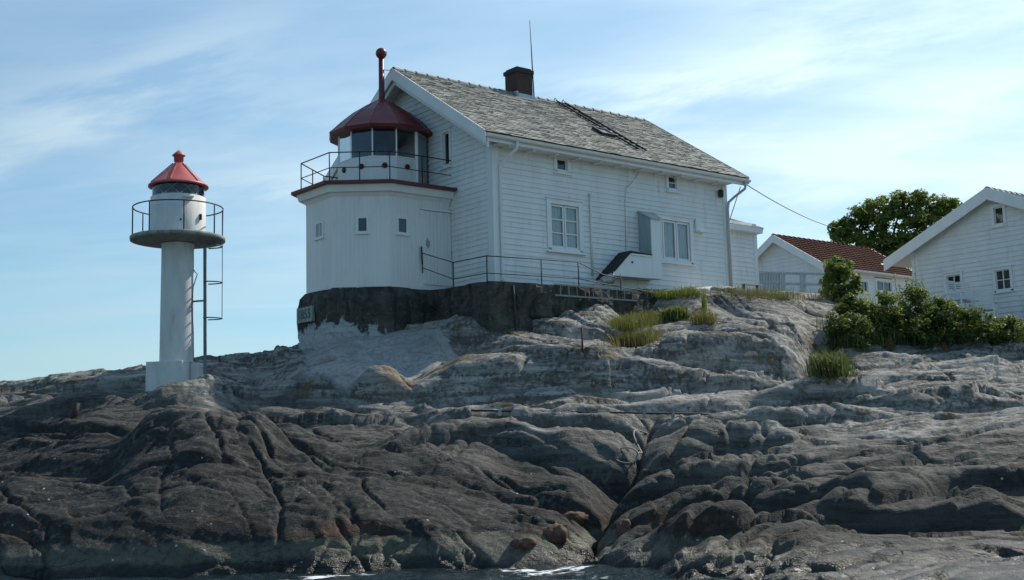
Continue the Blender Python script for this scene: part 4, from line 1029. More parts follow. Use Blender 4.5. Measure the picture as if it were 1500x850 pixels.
# old stone plinth below the tower
def rough_prism(name, outline, h0, h1, mat, parent, seed, amp=.06, step=.16, batter=.0, chamfer=.0):
    pts = []; n = len(outline)
    for i in range(n):
        a, b = np.array(outline[i], float), np.array(outline[(i + 1) % n], float); m_ = max(1, int(np.linalg.norm(b - a) / step))
        for k in range(m_): pts.append(a + (b - a) * k / m_)
    pts = np.array(pts); c = pts.mean(0); e = np.roll(pts, -1, 0) - np.roll(pts, 1, 0); nr = np.stack([e[:, 1], -e[:, 0]], 1); nr /= np.linalg.norm(nr, axis=1)[:, None] + 1e-9
    if ((nr * (pts - c)).sum() < 0): nr = -nr
    hs = list(np.arange(h0, h1 - .05, step)) + [h1]; vs = []; m_ = len(pts); per = np.cumsum(np.linalg.norm(np.roll(pts, -1, 0) - pts, axis=1))
    for h in hs:
        f1, f2, r = voro(per * 1.35 + seed, np.full(m_, h * 2.4) + .4 * perlin(per, per * 0 + h, seed), seed % 7)
        dsp = amp * ((r - .5) * .9 + .8 * fbm(per * 1.3, np.full(m_, h * 2.), 3, seed) - .7 * (1 - sstep(0, .14, f2 - f1)))
        o_ = dsp - batter * (h - h0) / (h1 - h0)
        if chamfer and h > h1 - chamfer: o_ = o_ - (h - (h1 - chamfer)) * .9
        for k in range(m_):
            q = pts[k] + nr[k] * o_[k]; vs.append(H(q[0], q[1], h))
    fs = [(i * m_ + k, i * m_ + (k + 1) % m_, (i + 1) * m_ + (k + 1) % m_, (i + 1) * m_ + k) for i in range(len(hs) - 1) for k in range(m_)]
    fs.append(tuple((len(hs) - 1) * m_ + k for k in range(m_)))
    return MB().add(vs, fs).build(name, mat, parent)
PP = off(TP, .24); PP = [(-.02, PP[0][1])] + PP[1:5] + [(-.02, PP[5][1])]
plinth = rough_prism('plinth', PP, -2.4, -.03, M['plinth'], tower, 11, .05, .13, .04, .22)
# painted year tablet on the seaward face
p_, e_, nr_, Fp = tower_face(2)
c0 = tower_hit(2, 448.5, 453); c1 = tower_hit(2, 471, 473)
u0, u1 = sorted((c0[0], c1[0])); mid_u, mid_v = (u0 + u1) / 2, (c0[1] + c1[1]) / 2
m = MB(); m.box(Fp, mid_u - .40, mid_u + .40, .20, .300, mid_v - .19, mid_v + .22); tab = m.build('tablet', M['plaque'], tower)
cu = bpy.data.curves.new('year', 'FONT'); cu.body = '1855'; cu.size = .36; cu.extrude = .004; cu.align_x = 'CENTER'; cu.align_y = 'CENTER'
tx = bpy.data.objects.new('year_text', cu); COL.objects.link(tx); bpy.context.view_layer.update()
me = bpy.data.meshes.new_from_object(tx.evaluated_get(bpy.context.evaluated_depsgraph_get())); bpy.data.objects.remove(tx)
tv = np.array([v.co[:] for v in me.vertices]); tf = [tuple(p.vertices) for p in me.polygons]
# run the lettering from left to right as seen from outside
d0 = Fp(1, 0, 0) - Fp(0, 0, 0); sgn = 1 if d0 @ CR > 0 else -1
MB().add([Fp(mid_u + sgn * x, .304 + z, mid_v + .01 + y) for x, y, z in tv], tf).build('year_numerals', M['plaque_ink'], tab)

# ------------------------------------------------------------------ stone terrace, railing, ladder and odds and ends in front of the house
terrace = rough_prism('stone_terrace', [(-1.35, -2.2), (-.98, -1.95), (-.80, -.80), (-.66, .58), (2.4, .95), (4.2, .95), (6.2, .55), (6.2, -.3), (.1, -.3), (.1, -2.2)], -2.6, -.11, M['masonry'], None, 23, .10, .15, -.04)
tag(terrace, 'dark rough stone terrace wall under the front of the long white house', 'stone wall')
rr = thing('terrace_railing', H(-.7, .4, -.1), 'thin dark iron railing with two bars running round the stone terrace', 'railing')
RPn = [(-1.02, -1.90), (-.80, -.76), (-.66, .52), (.95, .78), (2.12, .93)]
m = MB(); m.tube([H(-1.02, -1.89, .95)] + [H(*p, .55) for p in RPn[1:]] + [H(3.0, .93, .28), H(3.55, .93, .22)], .014, 6); m.build('rail', M['iron'], rr)
m = MB(); m.tube([H(-1.02, -1.89, .55)] + [H(*p, .10) for p in RPn[1:]] + [H(3.6, .98, -.03), H(5.4, .8, -.08), H(6.6, .55, -.1)], .012, 6); m.build('rail', M['iron'], rr)
for p in RPn[1:]: MB().tube([H(*p, -.45 if p[0] > 0 else -.15), H(*p, .56)], .017, 7).build('post', M['iron'], rr)
MB().tube([H(3.62, .98, -.3), H(3.62, .98, .34)], .015, 7).build('post', M['iron'], rr)
MB().bar(H(-1.02, -1.87, .62), H(-1.04, -1.87, 1.12), .05, .04).build('wall_bracket', M['iron'], rr)
MB().bar(H(-1.02, -1.87, .40), H(-1.02, -1.87, .60), .04, .03).build('wall_bracket', M['iron'], rr)
m = MB(); m.tube([H(.02, .72, -.2), H(.03, .78, -1.0), H(.03, .80, -1.9)], .035, 8); tag(m.build('drain_pipe', M['iron']), 'black drain pipe running down the dark stone terrace wall below the house corner', 'pipe')
# ladder hung on its side on the terrace wall
lad = thing('wooden_ladder', H(1.5, 1.05, -.4), 'grey ladder hanging sideways along the top of the dark terrace wall', 'ladder')
for a, b in ((H(1.15, 1.06, -.13), H(4.1, 1.10, -.13)), (H(1.15, 1.08, -.42), H(4.1, 1.12, -.40))): MB().bar(a, b, .02, .04).build('stile', M['ladder'], lad)
for k in range(10): x = 1.35 + k * .29; MB().bar(H(x, 1.075, -.42), H(x, 1.065, -.12), .022, .022).build('rung', M['ladder'], lad)
# metal bucket on its side
c = H(*[face_o(890, 410, .7)[0]], .7, face_o(890, 410, .7)[1]); ax = HA * .8 + HN * .35 + HZ * .25; ax = ax / np.linalg.norm(ax)
m = MB(); m.tube([c - ax * .17, c + ax * .15], [.11, .15], 18, cap=False); m.tube([c - ax * .172, c - ax * .168], [.11, .11], 18); buck = m.build('metal_bucket', M['zinc'])
tag(buck, 'bright zinc bucket lying on its side under the dark sloping hatch lid', 'bucket')
m = MB(); m.tube([c + ax * .13 + HZ * .0 + np.cross(ax, HZ) * .15, c + ax * .2 + HZ * .18, c + ax * .13 - np.cross(ax, HZ) * .15], .008, 6); m.build('handle', M['zinc'], buck)
# upturned dinghy by the house corner
bw = hit(1050, 428); c = at(1050, 424, 37.2); a_ = at(1082, 427, 37.3); b_ = at(1008, 428, 37.0)
dv = (a_ - b_); dv[2] = 0; ln = np.linalg.norm(dv); dv /= ln; sd = np.array([-dv[1], dv[0], 0]); gz = c[2] - .12
m = MB(); nU, nV = 18, 12; vs = []
for i in range(nU + 1):
    t = i / nU; wd = .52 * (1 - abs(2 * t - .9) ** 3 * .8) if t < .98 else .06; wd = .40 * math.sin(math.pi * min(1, (t * .88 + .12))) ** .55 if t < 1 else .03; ht = .20 * (1 - .35 * (2 * t - 1) ** 2)
    for j in range(nV + 1):
        a = math.pi * j / nV; p = b_ + dv * ln * t + sd * wd * math.cos(a); vs.append((p[0], p[1], gz - .25 + (ht + .25) * math.sin(a) ** .7))
m.add(vs, [(i * (nV + 1) + j, (i + 1) * (nV + 1) + j, (i + 1) * (nV + 1) + j + 1, i * (nV + 1) + j + 1) for i in range(nU) for j in range(nV)] + [tuple(range(nV + 1))], True)
dg = m.build('dinghy', M['trim']); tag(dg, 'small white dinghy lying upside down on the rock by the house corner', 'boat')
m = MB(); m.tube([b_ + dv * ln * t + HZ * (gz - b_[2] + .20 * (1 - .35 * (2 * t - 1) ** 2) + .01) for t in (.05, .3, .5, .7, .95)], .022, 6); m.build('keel', M['fallen_grey'], dg)
# little plank bench by the annex
bp = at(1099, 417, 37.9); m = MB(); m.bar(bp - .42 * HA, bp + .42 * HA, .25, .035); bench = thing('plank_bench', bp - np.array([0, 0, .3]), 'low white plank bench against the small annex wall', 'bench'); m.build('seat', M['plastic'], bench)
for t in (-.3, .3): m = MB(); m.bar(bp + t * HA - HZ * .5, bp + t * HA - HZ * .02, .2, .05); m.build('leg', M['stick'], bench)

# ------------------------------------------------------------------ lean-to annex at the far end of the house
annex = thing('lean_to_annex', H(10.4, -1.6, .3), 'small white clapboard lean-to with low grey roof at the far end of the house', 'shed')
AO = -.5; sR = face_o(1108.5, 380, AO)[0]; sE = face_o(1117, 336, AO + .25)[0]
Fa = lambda u, o, v: H(u, AO + o, v)
mb = MB(); boards(mb, Fa, L + .03, sR, .1, 2.72); mb.build('wall', M['white'], annex)
m = MB(); m.add([H(sR, AO, .0), H(sR, AO - 3.4, .0), H(sR, AO - 3.4, 2.7), H(sR, AO, 2.7)], [(0, 1, 2, 3)]); m.build('wall', M['white'], annex)
m = MB(); m.box(Fa, sR - .13, sR + .02, .003, .04, 0, 2.7); m.build('corner_board', M['trim'], annex)
eF = face_o(1116.5, 335, AO + .25)[1]
A = [H(L + .02, AO + .25, eF + .02), H(sE, AO + .25, eF), H(sE, AO - 3.6, eF), H(L + .02, AO - 3.6, eF + .02)]; Tt = [H(L + .02, AO - 1.65, eF + .76), H(sE, AO - 1.65, eF + .76), H(sE, AO - 1.75, eF + .76), H(L + .02, AO - 1.75, eF + .76)]
m = MB(); m.bar(A[1] + HA * .02 - HZ * .03, Tt[1] + HA * .02 - HZ * .03, .035, .13); m.bar(A[2] + HA * .02 - HZ * .03, Tt[2] + HA * .02 - HZ * .03, .035, .13); m.build('bargeboard', M['trim'], annex)
m = MB(); m.prism(A, Tt); m.build('roof', M['felt'], annex)
m = MB(); m.hexa([q - HZ * .16 for q in A] + [q - HZ * .004 for q in A]); m.build('eaves_board', M['trim'], annex)

# ------------------------------------------------------------------ cottages to the right
def cottage(root, s0, oa, ha, slope, oL, oR, s1, over, tip, base, bw, rmat, wins, tile=False, barge=.35):
    """gable at s0 (bargeboards barge in front of it), apex at (oa, ha); wall corners oL..oR; eaves tip overhang"""
    Fw = lambda u, o, v: H(s0 - o, u, v)
    z = lambda o: ha - abs(o - oa) * slope
    mb = MB(); cl = lambda v: (max(oL, oa - (ha - .1 - v) / slope), min(oR, oa + (ha - .1 - v) / slope))
    boards(mb, Fw, oL, oR, base, ha - .12, [grow((w[0], w[1], w[2], w[3]), .08) for w in wins], cl, pitch=.165, th=.03); mb.build('wall', M['white'], root)
    hL = z(oL) - .1; hR = z(oR) - .1
    mb = MB(); boards(mb, lambda u, o, v: H(u, oR + o, v), s0, s1, base, hR, wins_side(root), None, pitch=.165); mb.build('wall', M['white'], root)
    m = MB(); m.add([H(s0, oL, base - .6), H(s1, oL, base - .6), H(s1, oL, hL), H(s0, oL, hL)], [(0, 1, 2, 3)]); m.add([H(s1, oL, base), H(s1, oR, base), H(s1, oR, hR), H(s1, oa, ha - .1), H(s1, oL, hL)], [(0, 1, 2, 3, 4)]); m.build('wall', M['white'], root)
    q = .4; ring = [(oL + q, base - .5), (oR - q, base - .5), (oR - q, hR - q * slope), (oa, ha - .5), (oL + q, hL - q * slope)]
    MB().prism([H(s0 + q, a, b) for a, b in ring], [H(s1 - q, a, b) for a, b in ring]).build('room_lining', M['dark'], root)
    for uu in (oL, oR):
        m = MB(); m.box(Fw, uu - .02 if uu == oL else uu - .1, uu + .1 if uu == oL else uu + .02, .004, .045, base, z(uu) - .1); m.build('corner_board', M['trim'], root)
    rf = MB(); tl = MB(); sl_ = s0 - barge
    for sd, ot in ((-1, tip[0]), (1, tip[1])):
        dl = abs(ot - oa); cs = 1 / math.sqrt(1 + slope * slope); sn = slope * cs; ds = dl / cs
        F = lambda s, d, up: H(s, oa + sd * (d * cs + up * sn), ha - d * sn + up * cs)
        rf.hexa([F(sl_, 0, -.12), F(s1 + .3, 0, -.12), F(s1 + .3, ds, -.12), F(sl_, ds, -.12), F(sl_, 0, -.03), F(s1 + .3, 0, -.03), F(s1 + .3, ds, -.03), F(sl_, ds, -.03)])
        rows_ = int(ds / .26); e_ = ds / rows_
        for r in range(rows_):
            x = sl_ - .02
            while x < s1 + .3:
                w = .23; d1 = ds + .03 - r * e_; t = min(1, max(0, random.gauss(.5, .25)))
                if tile:       # pantiles: a roll beside a shallow trough
                    for c0, c1, u0, u1 in ((0, .09, .03, .045), (.09, .16, .045, .028), (.16, .23, .028, .03)):
                        tl.add([F(x + c0, d1, u0 + .02), F(x + c1, d1, u1 + .02), F(x + c1, d1 - e_ * 1.02, u1 - .015), F(x + c0, d1 - e_ * 1.02, u0 - .015)], [(0, 1, 2, 3)], tint=t)
                    tl.add([F(x, d1, .0), F(x + w, d1, .0), F(x + w, d1, .05), F(x + .09, d1, .075), F(x, d1, .05)], [(0, 1, 2, 3, 4)], tint=t * .6)
                else:
                    tl.hexa([F(x, d1, .01), F(x + w - .008, d1, .01), F(x + w - .008, d1 - e_ * 1.2, -.02), F(x, d1 - e_ * 1.2, -.02), F(x, d1, .035), F(x + w - .008, d1, .035), F(x + w - .008, d1 - e_ * 1.2, .0), F(x, d1 - e_ * 1.2, .0)], t)
                x += w
        for a, b in ((sl_ - .04, sl_ - .003), (s1 + .303, s1 + .34)):
            m = MB(); m.hexa([H(s, oa + sd * o, h) for s, o, h in ((a, 0, ha - bw), (b, 0, ha - bw), (b, dl, ha - dl * slope - bw), (a, dl, ha - dl * slope - bw), (a, 0, ha + .05), (b, 0, ha + .05), (b, dl, ha - dl * slope + .05), (a, dl, ha - dl * slope + .05))]); m.build('bargeboard', M['trim'], root)
        m = MB(); n = 8; vs = []
        for xx in (sl_, s1 + .3):
            for kk in range(n + 1): a = math.pi * kk / n; vs.append(H(xx, ot + sd * .07 + .06 * math.cos(a), ha - dl * slope - .04 - .065 * math.sin(a)))
        m.add(vs, [(kk, kk + 1, n + 2 + kk, n + 1 + kk) for kk in range(n)], True); m.build('gutter', M['trim'], root)
    ro = rf.build('roof', M['trim'], root); tl.build('roof_covering', rmat, ro, tint=True)
    rt = MB(); x = sl_
    while x < s1 + .3: rt.tube([H(x, oa, ha - .02), H(x + .36, oa, ha - .02 - .02)], [.115, .10], 8, tint=random.uniform(.3, .9)); x += .34
    rt.build('ridge_tiles', rmat, ro, tint=True)
    for w in wins: single(root, Fw, w[:4], .09, rows=w[4], cols=w[5])
SIDE = {}
def wins_side(root): return [grow(w, .08) for w in SIDE.get(root.name, [])]
s0 = 17.95
rc = thing('white_cottage', H(20.5, 3.9, -.5), 'white clapboard cottage gable with three small windows, behind the dark shrubs', 'house')
ap = face_s(1445, 276, s0 - .35); tipL = face_s(1295, 383, s0 - .35); wl = face_s(1337, 388, s0)[0]
slp = (ap[1] - .02 - tipL[1]) / (ap[0] - tipL[0])
wn = [rect_s(1456, 305, 1471, 327, s0) + (1, 1), rect_s(1387, 405, 1408.5, 424, s0) + (2, 2), rect_s(1458, 397, 1481.5, 423, s0) + (2, 2)]
cottage(rc, s0, ap[0], ap[1] - .02, slp, wl, 2 * ap[0] - wl, 25.5, .9, (tipL[0], 2 * ap[0] - tipL[0]), -.62, .36, M['slate'], wn)
s0 = 22.7
rd = thing('red_roofed_cottage', H(26, -9, 1.1), 'small white cottage under a red tiled roof behind the weathered fence', 'house')
ap = face_s(1132, 345, s0 - .35); tr = face_s(1210, 389, s0 - .35); slp = (ap[1] - tr[1]) / (tr[0] - ap[0]); oR = tr[0] - .32
SIDE[rd.name] = [rect_o(1254, 411, 1271, 428, oR), rect_o(1283, 411, 1306, 428, oR)]
cottage(rd, s0, ap[0], ap[1], slp, 2 * ap[0] - oR, oR, 28.9, .3, (2 * ap[0] - tr[0], tr[0]), 1.05, .30, M['tile'], [], tile=True)
for w in SIDE[rd.name]: single(rd, lambda u, o, v: H(u, oR + o, v), w, .08, rows=1, cols=2)

# ------------------------------------------------------------------ weathered fence and gate
fe = thing('garden_fence', at(1160, 432, 50), 'weathered blue grey garden fence with a boarded gate, in front of the red roofed cottage', 'fence')
def FP(px, py): return at(px, py, 50.0)
m = MB(); m.bar(FP(1112, 399.5), FP(1214, 402), .06, .09); m.build('top_rail', M['greypaint'], fe)
m = MB(); m.bar(FP(1147, 416), FP(1212, 417), .05, .10); m.build('mid_rail', M['greypaint'], fe)
for x, w in ((1147, .18), (1176, .30), (1209, .12)): m = MB(); m.bar(FP(x, 438), FP(x, 400), w, .08, HN); m.build('post', M['greypaint'], fe)
m = MB()
for j in range(8): m.bar(FP(1113 + j * 4, 437), FP(1113 + j * 4, 401.5), .105, .03, HN)
gate = m.build('gate', M['greypaint'], fe); m = MB(); m.bar(FP(1112, 413) - HN * 0 + np.array([0, -.04, 0]), FP(1144, 414) + np.array([0, -.04, 0]), .03, .09); m.build('crosspiece', M['greypaint'], gate)
m = MB(); m.bar(at(1199, 438, 47), at(1206, 421, 47), .05, .05); tag(m.build('white_stake', M['plastic']), 'short leaning white stake in the dry grass beside the round bush', 'stake')

# ------------------------------------------------------------------ the small harbour light on its column
LX, LY = -7.88, 29.5
def zpx(px, py, Y=LY): return at(px, py, Y)[2]
zb, zc, zg, zl, zr = zpx(258, 574), zpx(258, 531), zpx(259, 352), zpx(260, 291), zpx(261, 274)
hl = thing('harbour_light', (LX, LY, zb), 'small white column lighthouse with a salmon red cone roof, standing on the bare rock', 'lighthouse')
# the base block is turned so that its right side catches the sun
m = MB(); an = rad(-11); ca, sa = math.cos(an), math.sin(an)
def BP(u, v, z): return np.array([LX - .09 + u * ca - v * sa, LY + u * sa + v * ca, z])
m.hexa([BP(-.455, -.455, zb - .9), BP(.455, -.455, zb - .9), BP(.455, .455, zb - .9), BP(-.455, .455, zb - .9), BP(-.45, -.45, zc), BP(.45, -.45, zc), BP(.45, .45, zc), BP(-.45, .45, zc)])
m.hexa([BP(.46, -.05, zb - .5), BP(.66, -.05, zb - .5), BP(.66, .42, zb - .5), BP(.46, .42, zb - .5), BP(.46, -.05, zc - .03), BP(.66, -.05, zc - .03), BP(.66, .42, zc - .03), BP(.46, .42, zc - .03)])
m.build('base_block', M['plaster'], hl, bevel=.015)
m = MB(); m.lathe((LX, LY, 0), [(.392, zc - .01), (.387, zc + .5), (.373, zg - .3), (.378, zg - .1)], 48); m.build('column', M['plaster'], hl)
m = MB(); m.lathe((LX, LY, zg), [(.37, -.09), (1.03, -.045), (1.095, -.03), (1.10, .05), (1.07, .065), (.55, .075)], 64); m.build('gallery', M['concrete'], hl)
m = MB(); m.lathe((LX, LY, 0), [(.64, zg + .07), (.64, zl), (.615, zl + .01)], 56); m.box(lambda a, b, c: np.array([LX + .645 * math.sin(a) * (1 + b), LY - .645 * math.cos(a) * (1 + b), c]), .42, .80, .0, .06, zl - .09, zl - .05); lr = m.build('lantern_room', M['plaster'], hl)
m = MB()
for a in (.35,): m.tube([(LX + .645 * math.sin(a), LY - .645 * math.cos(a), zg + .38), (LX + .67 * math.sin(a), LY - .67 * math.cos(a), zg + .38)], .022, 8)
a = 1.15; m.bar((LX + .66 * math.sin(a), LY - .66 * math.cos(a), zg + .42), (LX + .66 * math.sin(a), LY - .66 * math.cos(a), zg + .56), .04, .05); m.build('door_fittings', M['iron'], hl)
m = MB(); m.lathe((LX, LY, 0), [(.605, zl + .005), (.605, zr + .06)], 48); m.build('lantern_glass', M['glass_l'], hl)
m = MB()
for k in range(10):
    a0, a1 = 2 * math.pi * k / 10, 2 * math.pi * (k + 1) / 10
    for x0, x1 in ((a0, a1), (a1, a0)): m.bar((LX + .61 * math.cos(x0), LY + .61 * math.sin(x0), zl), (LX + .61 * math.cos(x1), LY + .61 * math.sin(x1), zr + .04), .022, .022)
m.build('glazing_bars', M['greypaint'], hl)
m = MB(); m.lathe((LX, LY, 0), [(.0, zl + .01), (.17, zl + .01), (.17, zr + .02), (0, zr + .03)], 20); m.build('lamp', M['lampred'], hl)
m = MB(); m.lathe((LX, LY, 0), [(.0, zl + .004), (.60, zl + .004)], 32); m.build('lantern_floor', M['dark'], hl)
m = MB(); zt_ = zpx(262.5, 240); m.lathe((LX, LY, 0), [(.55, zr + .0), (.70, zr - .02), (.70, zr + .02), (.65, zr + .055), (.12, zt_), (.09, zt_ + .02)], 56); rf = m.build('roof', M['redlight'], hl)
m = MB()
for k in range(6): a = rad(-62 + k * 60); m.bar((LX + .65 * math.sin(a), LY - .65 * math.cos(a), zr + .07), (LX + .14 * math.sin(a), LY - .14 * math.cos(a), zt_ + .0), .025, .022)
m.build('roof_seam', M['redlight'], rf)
m = MB(); m.lathe((LX, LY, zt_), [(.09, -.01), (.08, .03), (.11, .05), (.115, .18), (.155, .19), (.15, .21), (.02, .33), (0, .33)], 24); m.build('ventilator', M['redlight'], hl)
m = MB(); ring = [(LX + 1.04 * math.cos(2 * math.pi * k / 48), LY + 1.04 * math.sin(2 * math.pi * k / 48), zg + .76) for k in range(49)]; m.tube(ring, .016, 6); rl = m.build('gallery_railing', M['rust'], hl)
for k in range(8):
    a = rad(22 + 45 * k); MB().tube([(LX + 1.04 * math.cos(a), LY + 1.04 * math.sin(a), zg + .05), (LX + 1.04 * math.cos(a), LY + 1.04 * math.sin(a), zg + .76)], .016, 6).build('post', M['rust'], rl)
lx = at(302, 450, LY)[0]; m = MB(); ztop = zg + .95
for dy in (-.19, .19): m.bar((lx - .24 * dy, LY + dy - .05, zpx(302, 556)), (lx - .03 - .24 * dy, LY + dy - .05, zg + .0), .07, .035, (0, 1, 0))
ld = m.build('ladder', M['galv'], hl); m = MB(); z = zpx(302, 550) + .2
while z < zg - .1: m.bar((lx + .04, LY - .24, z), (lx - .05, LY + .14, z), .025, .025); z += .28
m.build('rung', M['galv'], ld)
m = MB()
for py in (467, 414.5, 362):
    z = zpx(315, py); m.tube([(lx + .385 * math.sin(math.pi * k / 14), LY - .05 - .24 * math.cos(math.pi * k / 14), z) for k in range(15)], .016, 6)
m.tube([(lx + .385, LY - .05, zpx(315, 467)), (lx + .385, LY - .05, zg - .2), (lx + .40, LY - .05, zg + .7)], .009, 5); m.build('safety_hoop', M['galv'], ld)
m = MB(); z = zpx(290, 441); m.bar((LX + .35, LY - .05, z - .02), (lx, LY - .05, z), .03, .04); m.bar((lx, LY - .05, zg - .13), (LX + .92, LY - .05, zg - .11), .06, .05); m.build('ladder_bracket', M['galv'], hl)
m = MB(); m.tube([at(283.5, 530, LY - .2), at(283, 480, LY - .2), at(281, 450, LY - .22), at(283, 420, LY - .2), at(289, 402, LY - .2), at(283, 395, LY - .2)], .012, 6); m.build('conduit', M['cable'], hl)

# ------------------------------------------------------------------ rods, posts, pipe, stones on the rock
def tagged(mb, name, mat, label, cat, **kw): return tag(mb.build(name, mat, **kw), label, cat)
p = hit(108, 612); q = at(113, 590, p[1]); m = MB(); m.tube([p - (q - p) * .5, q], [.075, .07], 10); tagged(m, 'mooring_post', M['rust'], 'short leaning rusty mooring post on the dark rock at the left', 'post')
p = hit(322, 531); m = MB(); m.tube([p - HZ * .2, at(322, 521, p[1])], .02, 6); tagged(m, 'iron_stub', M['iron'], 'tiny iron pin standing on the rock just right of the ladder foot', 'pin')
p = hit(853, 514); m = MB(); m.tube([p - HZ * .2, at(852.5, 480, p[1])], .024, 6); tagged(m, 'iron_rod', M['rust'], 'rusty iron rod standing upright in the rock below the terrace railing', 'rod')
pp = []
for x in np.linspace(690, 1042, 26):
    y = 601.5 + 5.0 * (x - 690) / 350; h_ = hit(x, y + 3); pp.append(at(x, y, h_[1]))
ym = np.poly1d(np.polyfit(range(26), [p[1] for p in pp], 2))
pp = [at(x, 601.5 + 5.0 * (x - 690) / 350, ym(i) - .05) for i, x in enumerate(np.linspace(690, 1042, 26))]
m = MB(); m.tube(pp, .020, 8); pipe = tagged(m, 'water_pipe', M['iron'], 'long thin black pipe lying across the pale rock ledges on white brackets', 'pipe')
for x in (735, 780, 938, 987):
    i = (x - 690) / 352 * 25; p = np.array(pp[int(round(i))]); m = MB(); m.box(lambda a, b, c: p + np.array([a, b, c]), -.03, .03, -.04, .04, -.10, .035); m.build('bracket', M['pale_stone'], pipe)
def stone(px, py, rx, ry, rz, rotz, mat, label, seed, name='boulder', sink=.55):
    p = hit(px, py); m = MB(); nU, nV = 22, 14; vs = []; rn = np.random.RandomState(seed)
    c, s = math.cos(rotz), math.sin(rotz)
    for i in range(nV + 1):
        th = math.pi * i / nV
        for j in range(nU):
            ph = 2 * math.pi * j / nU; d = np.array([math.sin(th) * math.cos(ph), math.sin(th) * math.sin(ph), math.cos(th)])
            d = np.sign(d) * np.abs(d) ** .72; d = d / max(1e-6, np.linalg.norm(d)) * (.75 + .25 * np.linalg.norm(d)); k = 1 + .34 * perlin(np.array([d[0] * 1.4 + seed]), np.array([d[1] * 1.4 + d[2] * 1.7]), seed)[0] + .10 * perlin(np.array([d[0] * 4 + seed]), np.array([d[1] * 4 + d[2] * 3.]), seed + 1)[0]
            x, y, z = d[0] * rx * k, d[1] * ry * k, d[2] * rz * k; vs.append((p[0] + x * c - y * s, p[1] + x * s + y * c, p[2] + z + rz * (1 - 2 * sink) * .5))
    m.add(vs, [(i * nU + j, (i + 1) * nU + j, (i + 1) * nU + (j + 1) % nU, i * nU + (j + 1) % nU) for i in range(nV) for j in range(nU)], True)
    return tagged(m, name, mat, label, 'boulder')
stone(813, 784, .20, .18, .18, .3, M['rust_stone'], 'round rust coloured boulder at the mouth of the gully, the largest there', 3)
stone(768, 797, .20, .14, .11, .1, M['rust_stone'], 'low rust coloured boulder left of the gully mouth, near the waterline', 5)
stone(842, 760, .30, .15, .13, .6, M['rust_stone'], 'long narrow brownish boulder wedged across the gully', 8)
stone(914, 778, .12, .16, .20, .2, M['rust_stone'], 'upright orange boulder among the slanting ribs right of the gully', 12)
c = hit(918, 672); m = MB(); m.tube([c + np.array([.22 * math.cos(t), .10 * math.sin(t), .06 + .14 * math.sin(t)]) for t in np.linspace(0, 6.6, 24)] + [c + np.array([.3, .2, .1]), hit(934, 655) + HZ * .05], .013, 6)
tagged(m, 'hose_loop', M['hose'], 'coiled loop of pale hose washed into the head of the gully', 'hose')
c0 = hit(933, 654); c1 = hit(951, 640); m = MB(); m.tube([c0 + (c1 - c0) * t + HZ * (.05 + .16 * math.sin(math.pi * t)) - np.array([.16, 0, 0]) * math.sin(math.pi * t) for t in np.linspace(0, 1, 10)], .014, 6)
tagged(m, 'bent_pipe', M['hose'], 'short curved grey pipe sticking up at the head of the gully', 'pipe')

# ------------------------------------------------------------------ plants
def leaves(mb, cs, n, size, rng, flat=.55, tint=(.15, .85), aspect=.55, lightdir=None):
    """leaf-shaped quads scattered round clump centres cs: (x, y, z, r)"""
    for (cx, cy, cz, r) in cs:
        base_t = rng.uniform(*tint)
        for _ in range(n):
            d = rng.normal(size=3); d /= np.linalg.norm(d); rr = r * rng.uniform(.35, 1.0) ** .6
            p = np.array([cx, cy, cz]) + d * rr * np.array([1, 1, .8])
            nrm = d * .6 + np.array([0, 0, flat]) + rng.normal(size=3) * .45; nrm /= np.linalg.norm(nrm)
            t = np.cross(nrm, rng.normal(size=3)); t /= np.linalg.norm(t); b = np.cross(nrm, t)
            s = size * rng.uniform(.6, 1.3); w = s * aspect
            mb.add([p - t * s * .5, p + b * w * .5 - t * s * .02, p + t * s * .5 - nrm * s * .12, p - b * w * .5 - t * s * .02], [(0, 1, 2, 3)], tint=float(np.clip(base_t + rng.uniform(-.2, .2), 0, 1)))
def limb(mb, p0, p1, r0, r1, rng, n=5, wob=.08):
    p0, p1 = np.array(p0), np.array(p1); L_ = np.linalg.norm(p1 - p0)
    pts = [p0 + (p1 - p0) * t + (rng.normal(size=3) * wob * L_ * (0 if i in (0, n) else 1)) * .5 for i, t in enumerate(np.linspace(0, 1, n + 1))]
    mb.tube(pts, [r0 + (r1 - r0) * t for t in np.linspace(0, 1, n + 1)], 8)
# the big tree behind the cottages: outline read off in the sky
rng = np.random.RandomState(5); TYd = 62.
blobs = [(1236, 352, 20), (1228, 340, 12), (1222, 333, 8), (1250, 335, 22), (1262, 318, 20), (1280, 340, 30), (1288, 312, 24), (1306, 302, 20), (1312, 330, 30), (1330, 300, 18), (1345, 292, 14), (1352, 312, 22), (1340, 340, 28),
         (1372, 300, 14), (1362, 325, 20), (1388, 300, 9), (1398, 298, 6), (1382, 312, 9), (1300, 362, 30), (1265, 362, 22), (1325, 372, 26), (1245, 330, 14), (1272, 306, 12), (1318, 292, 10), (1330, 360, 26), (1290, 380, 22)]
tree = thing('broadleaf_tree', at(1302, 440, TYd), 'large dark broadleaf tree rising behind the red roofed and the white cottage', 'tree')
cr = MB()
cl = []
for x, y, r in blobs:
    for _ in range(max(3, int(r * 1.05))):
        a, q = rng.uniform(0, 6.28), math.sqrt(rng.uniform()); dy = rng.uniform(-1, 1) * r / 30 * 1.3
        P = at(x + math.cos(a) * q * r * .85, y + math.sin(a) * q * r * .85, TYd + dy); cl.append((*P, rng.uniform(.16, .34)))
leaves(cr, cl, 46, .19, rng)
cr.build('crown', M['leaf'], tree, tint=True)
tr = MB(); b0 = at(1304, 445, TYd); fk = at(1302, 385, TYd); limb(tr, b0, fk, .26, .17, rng)
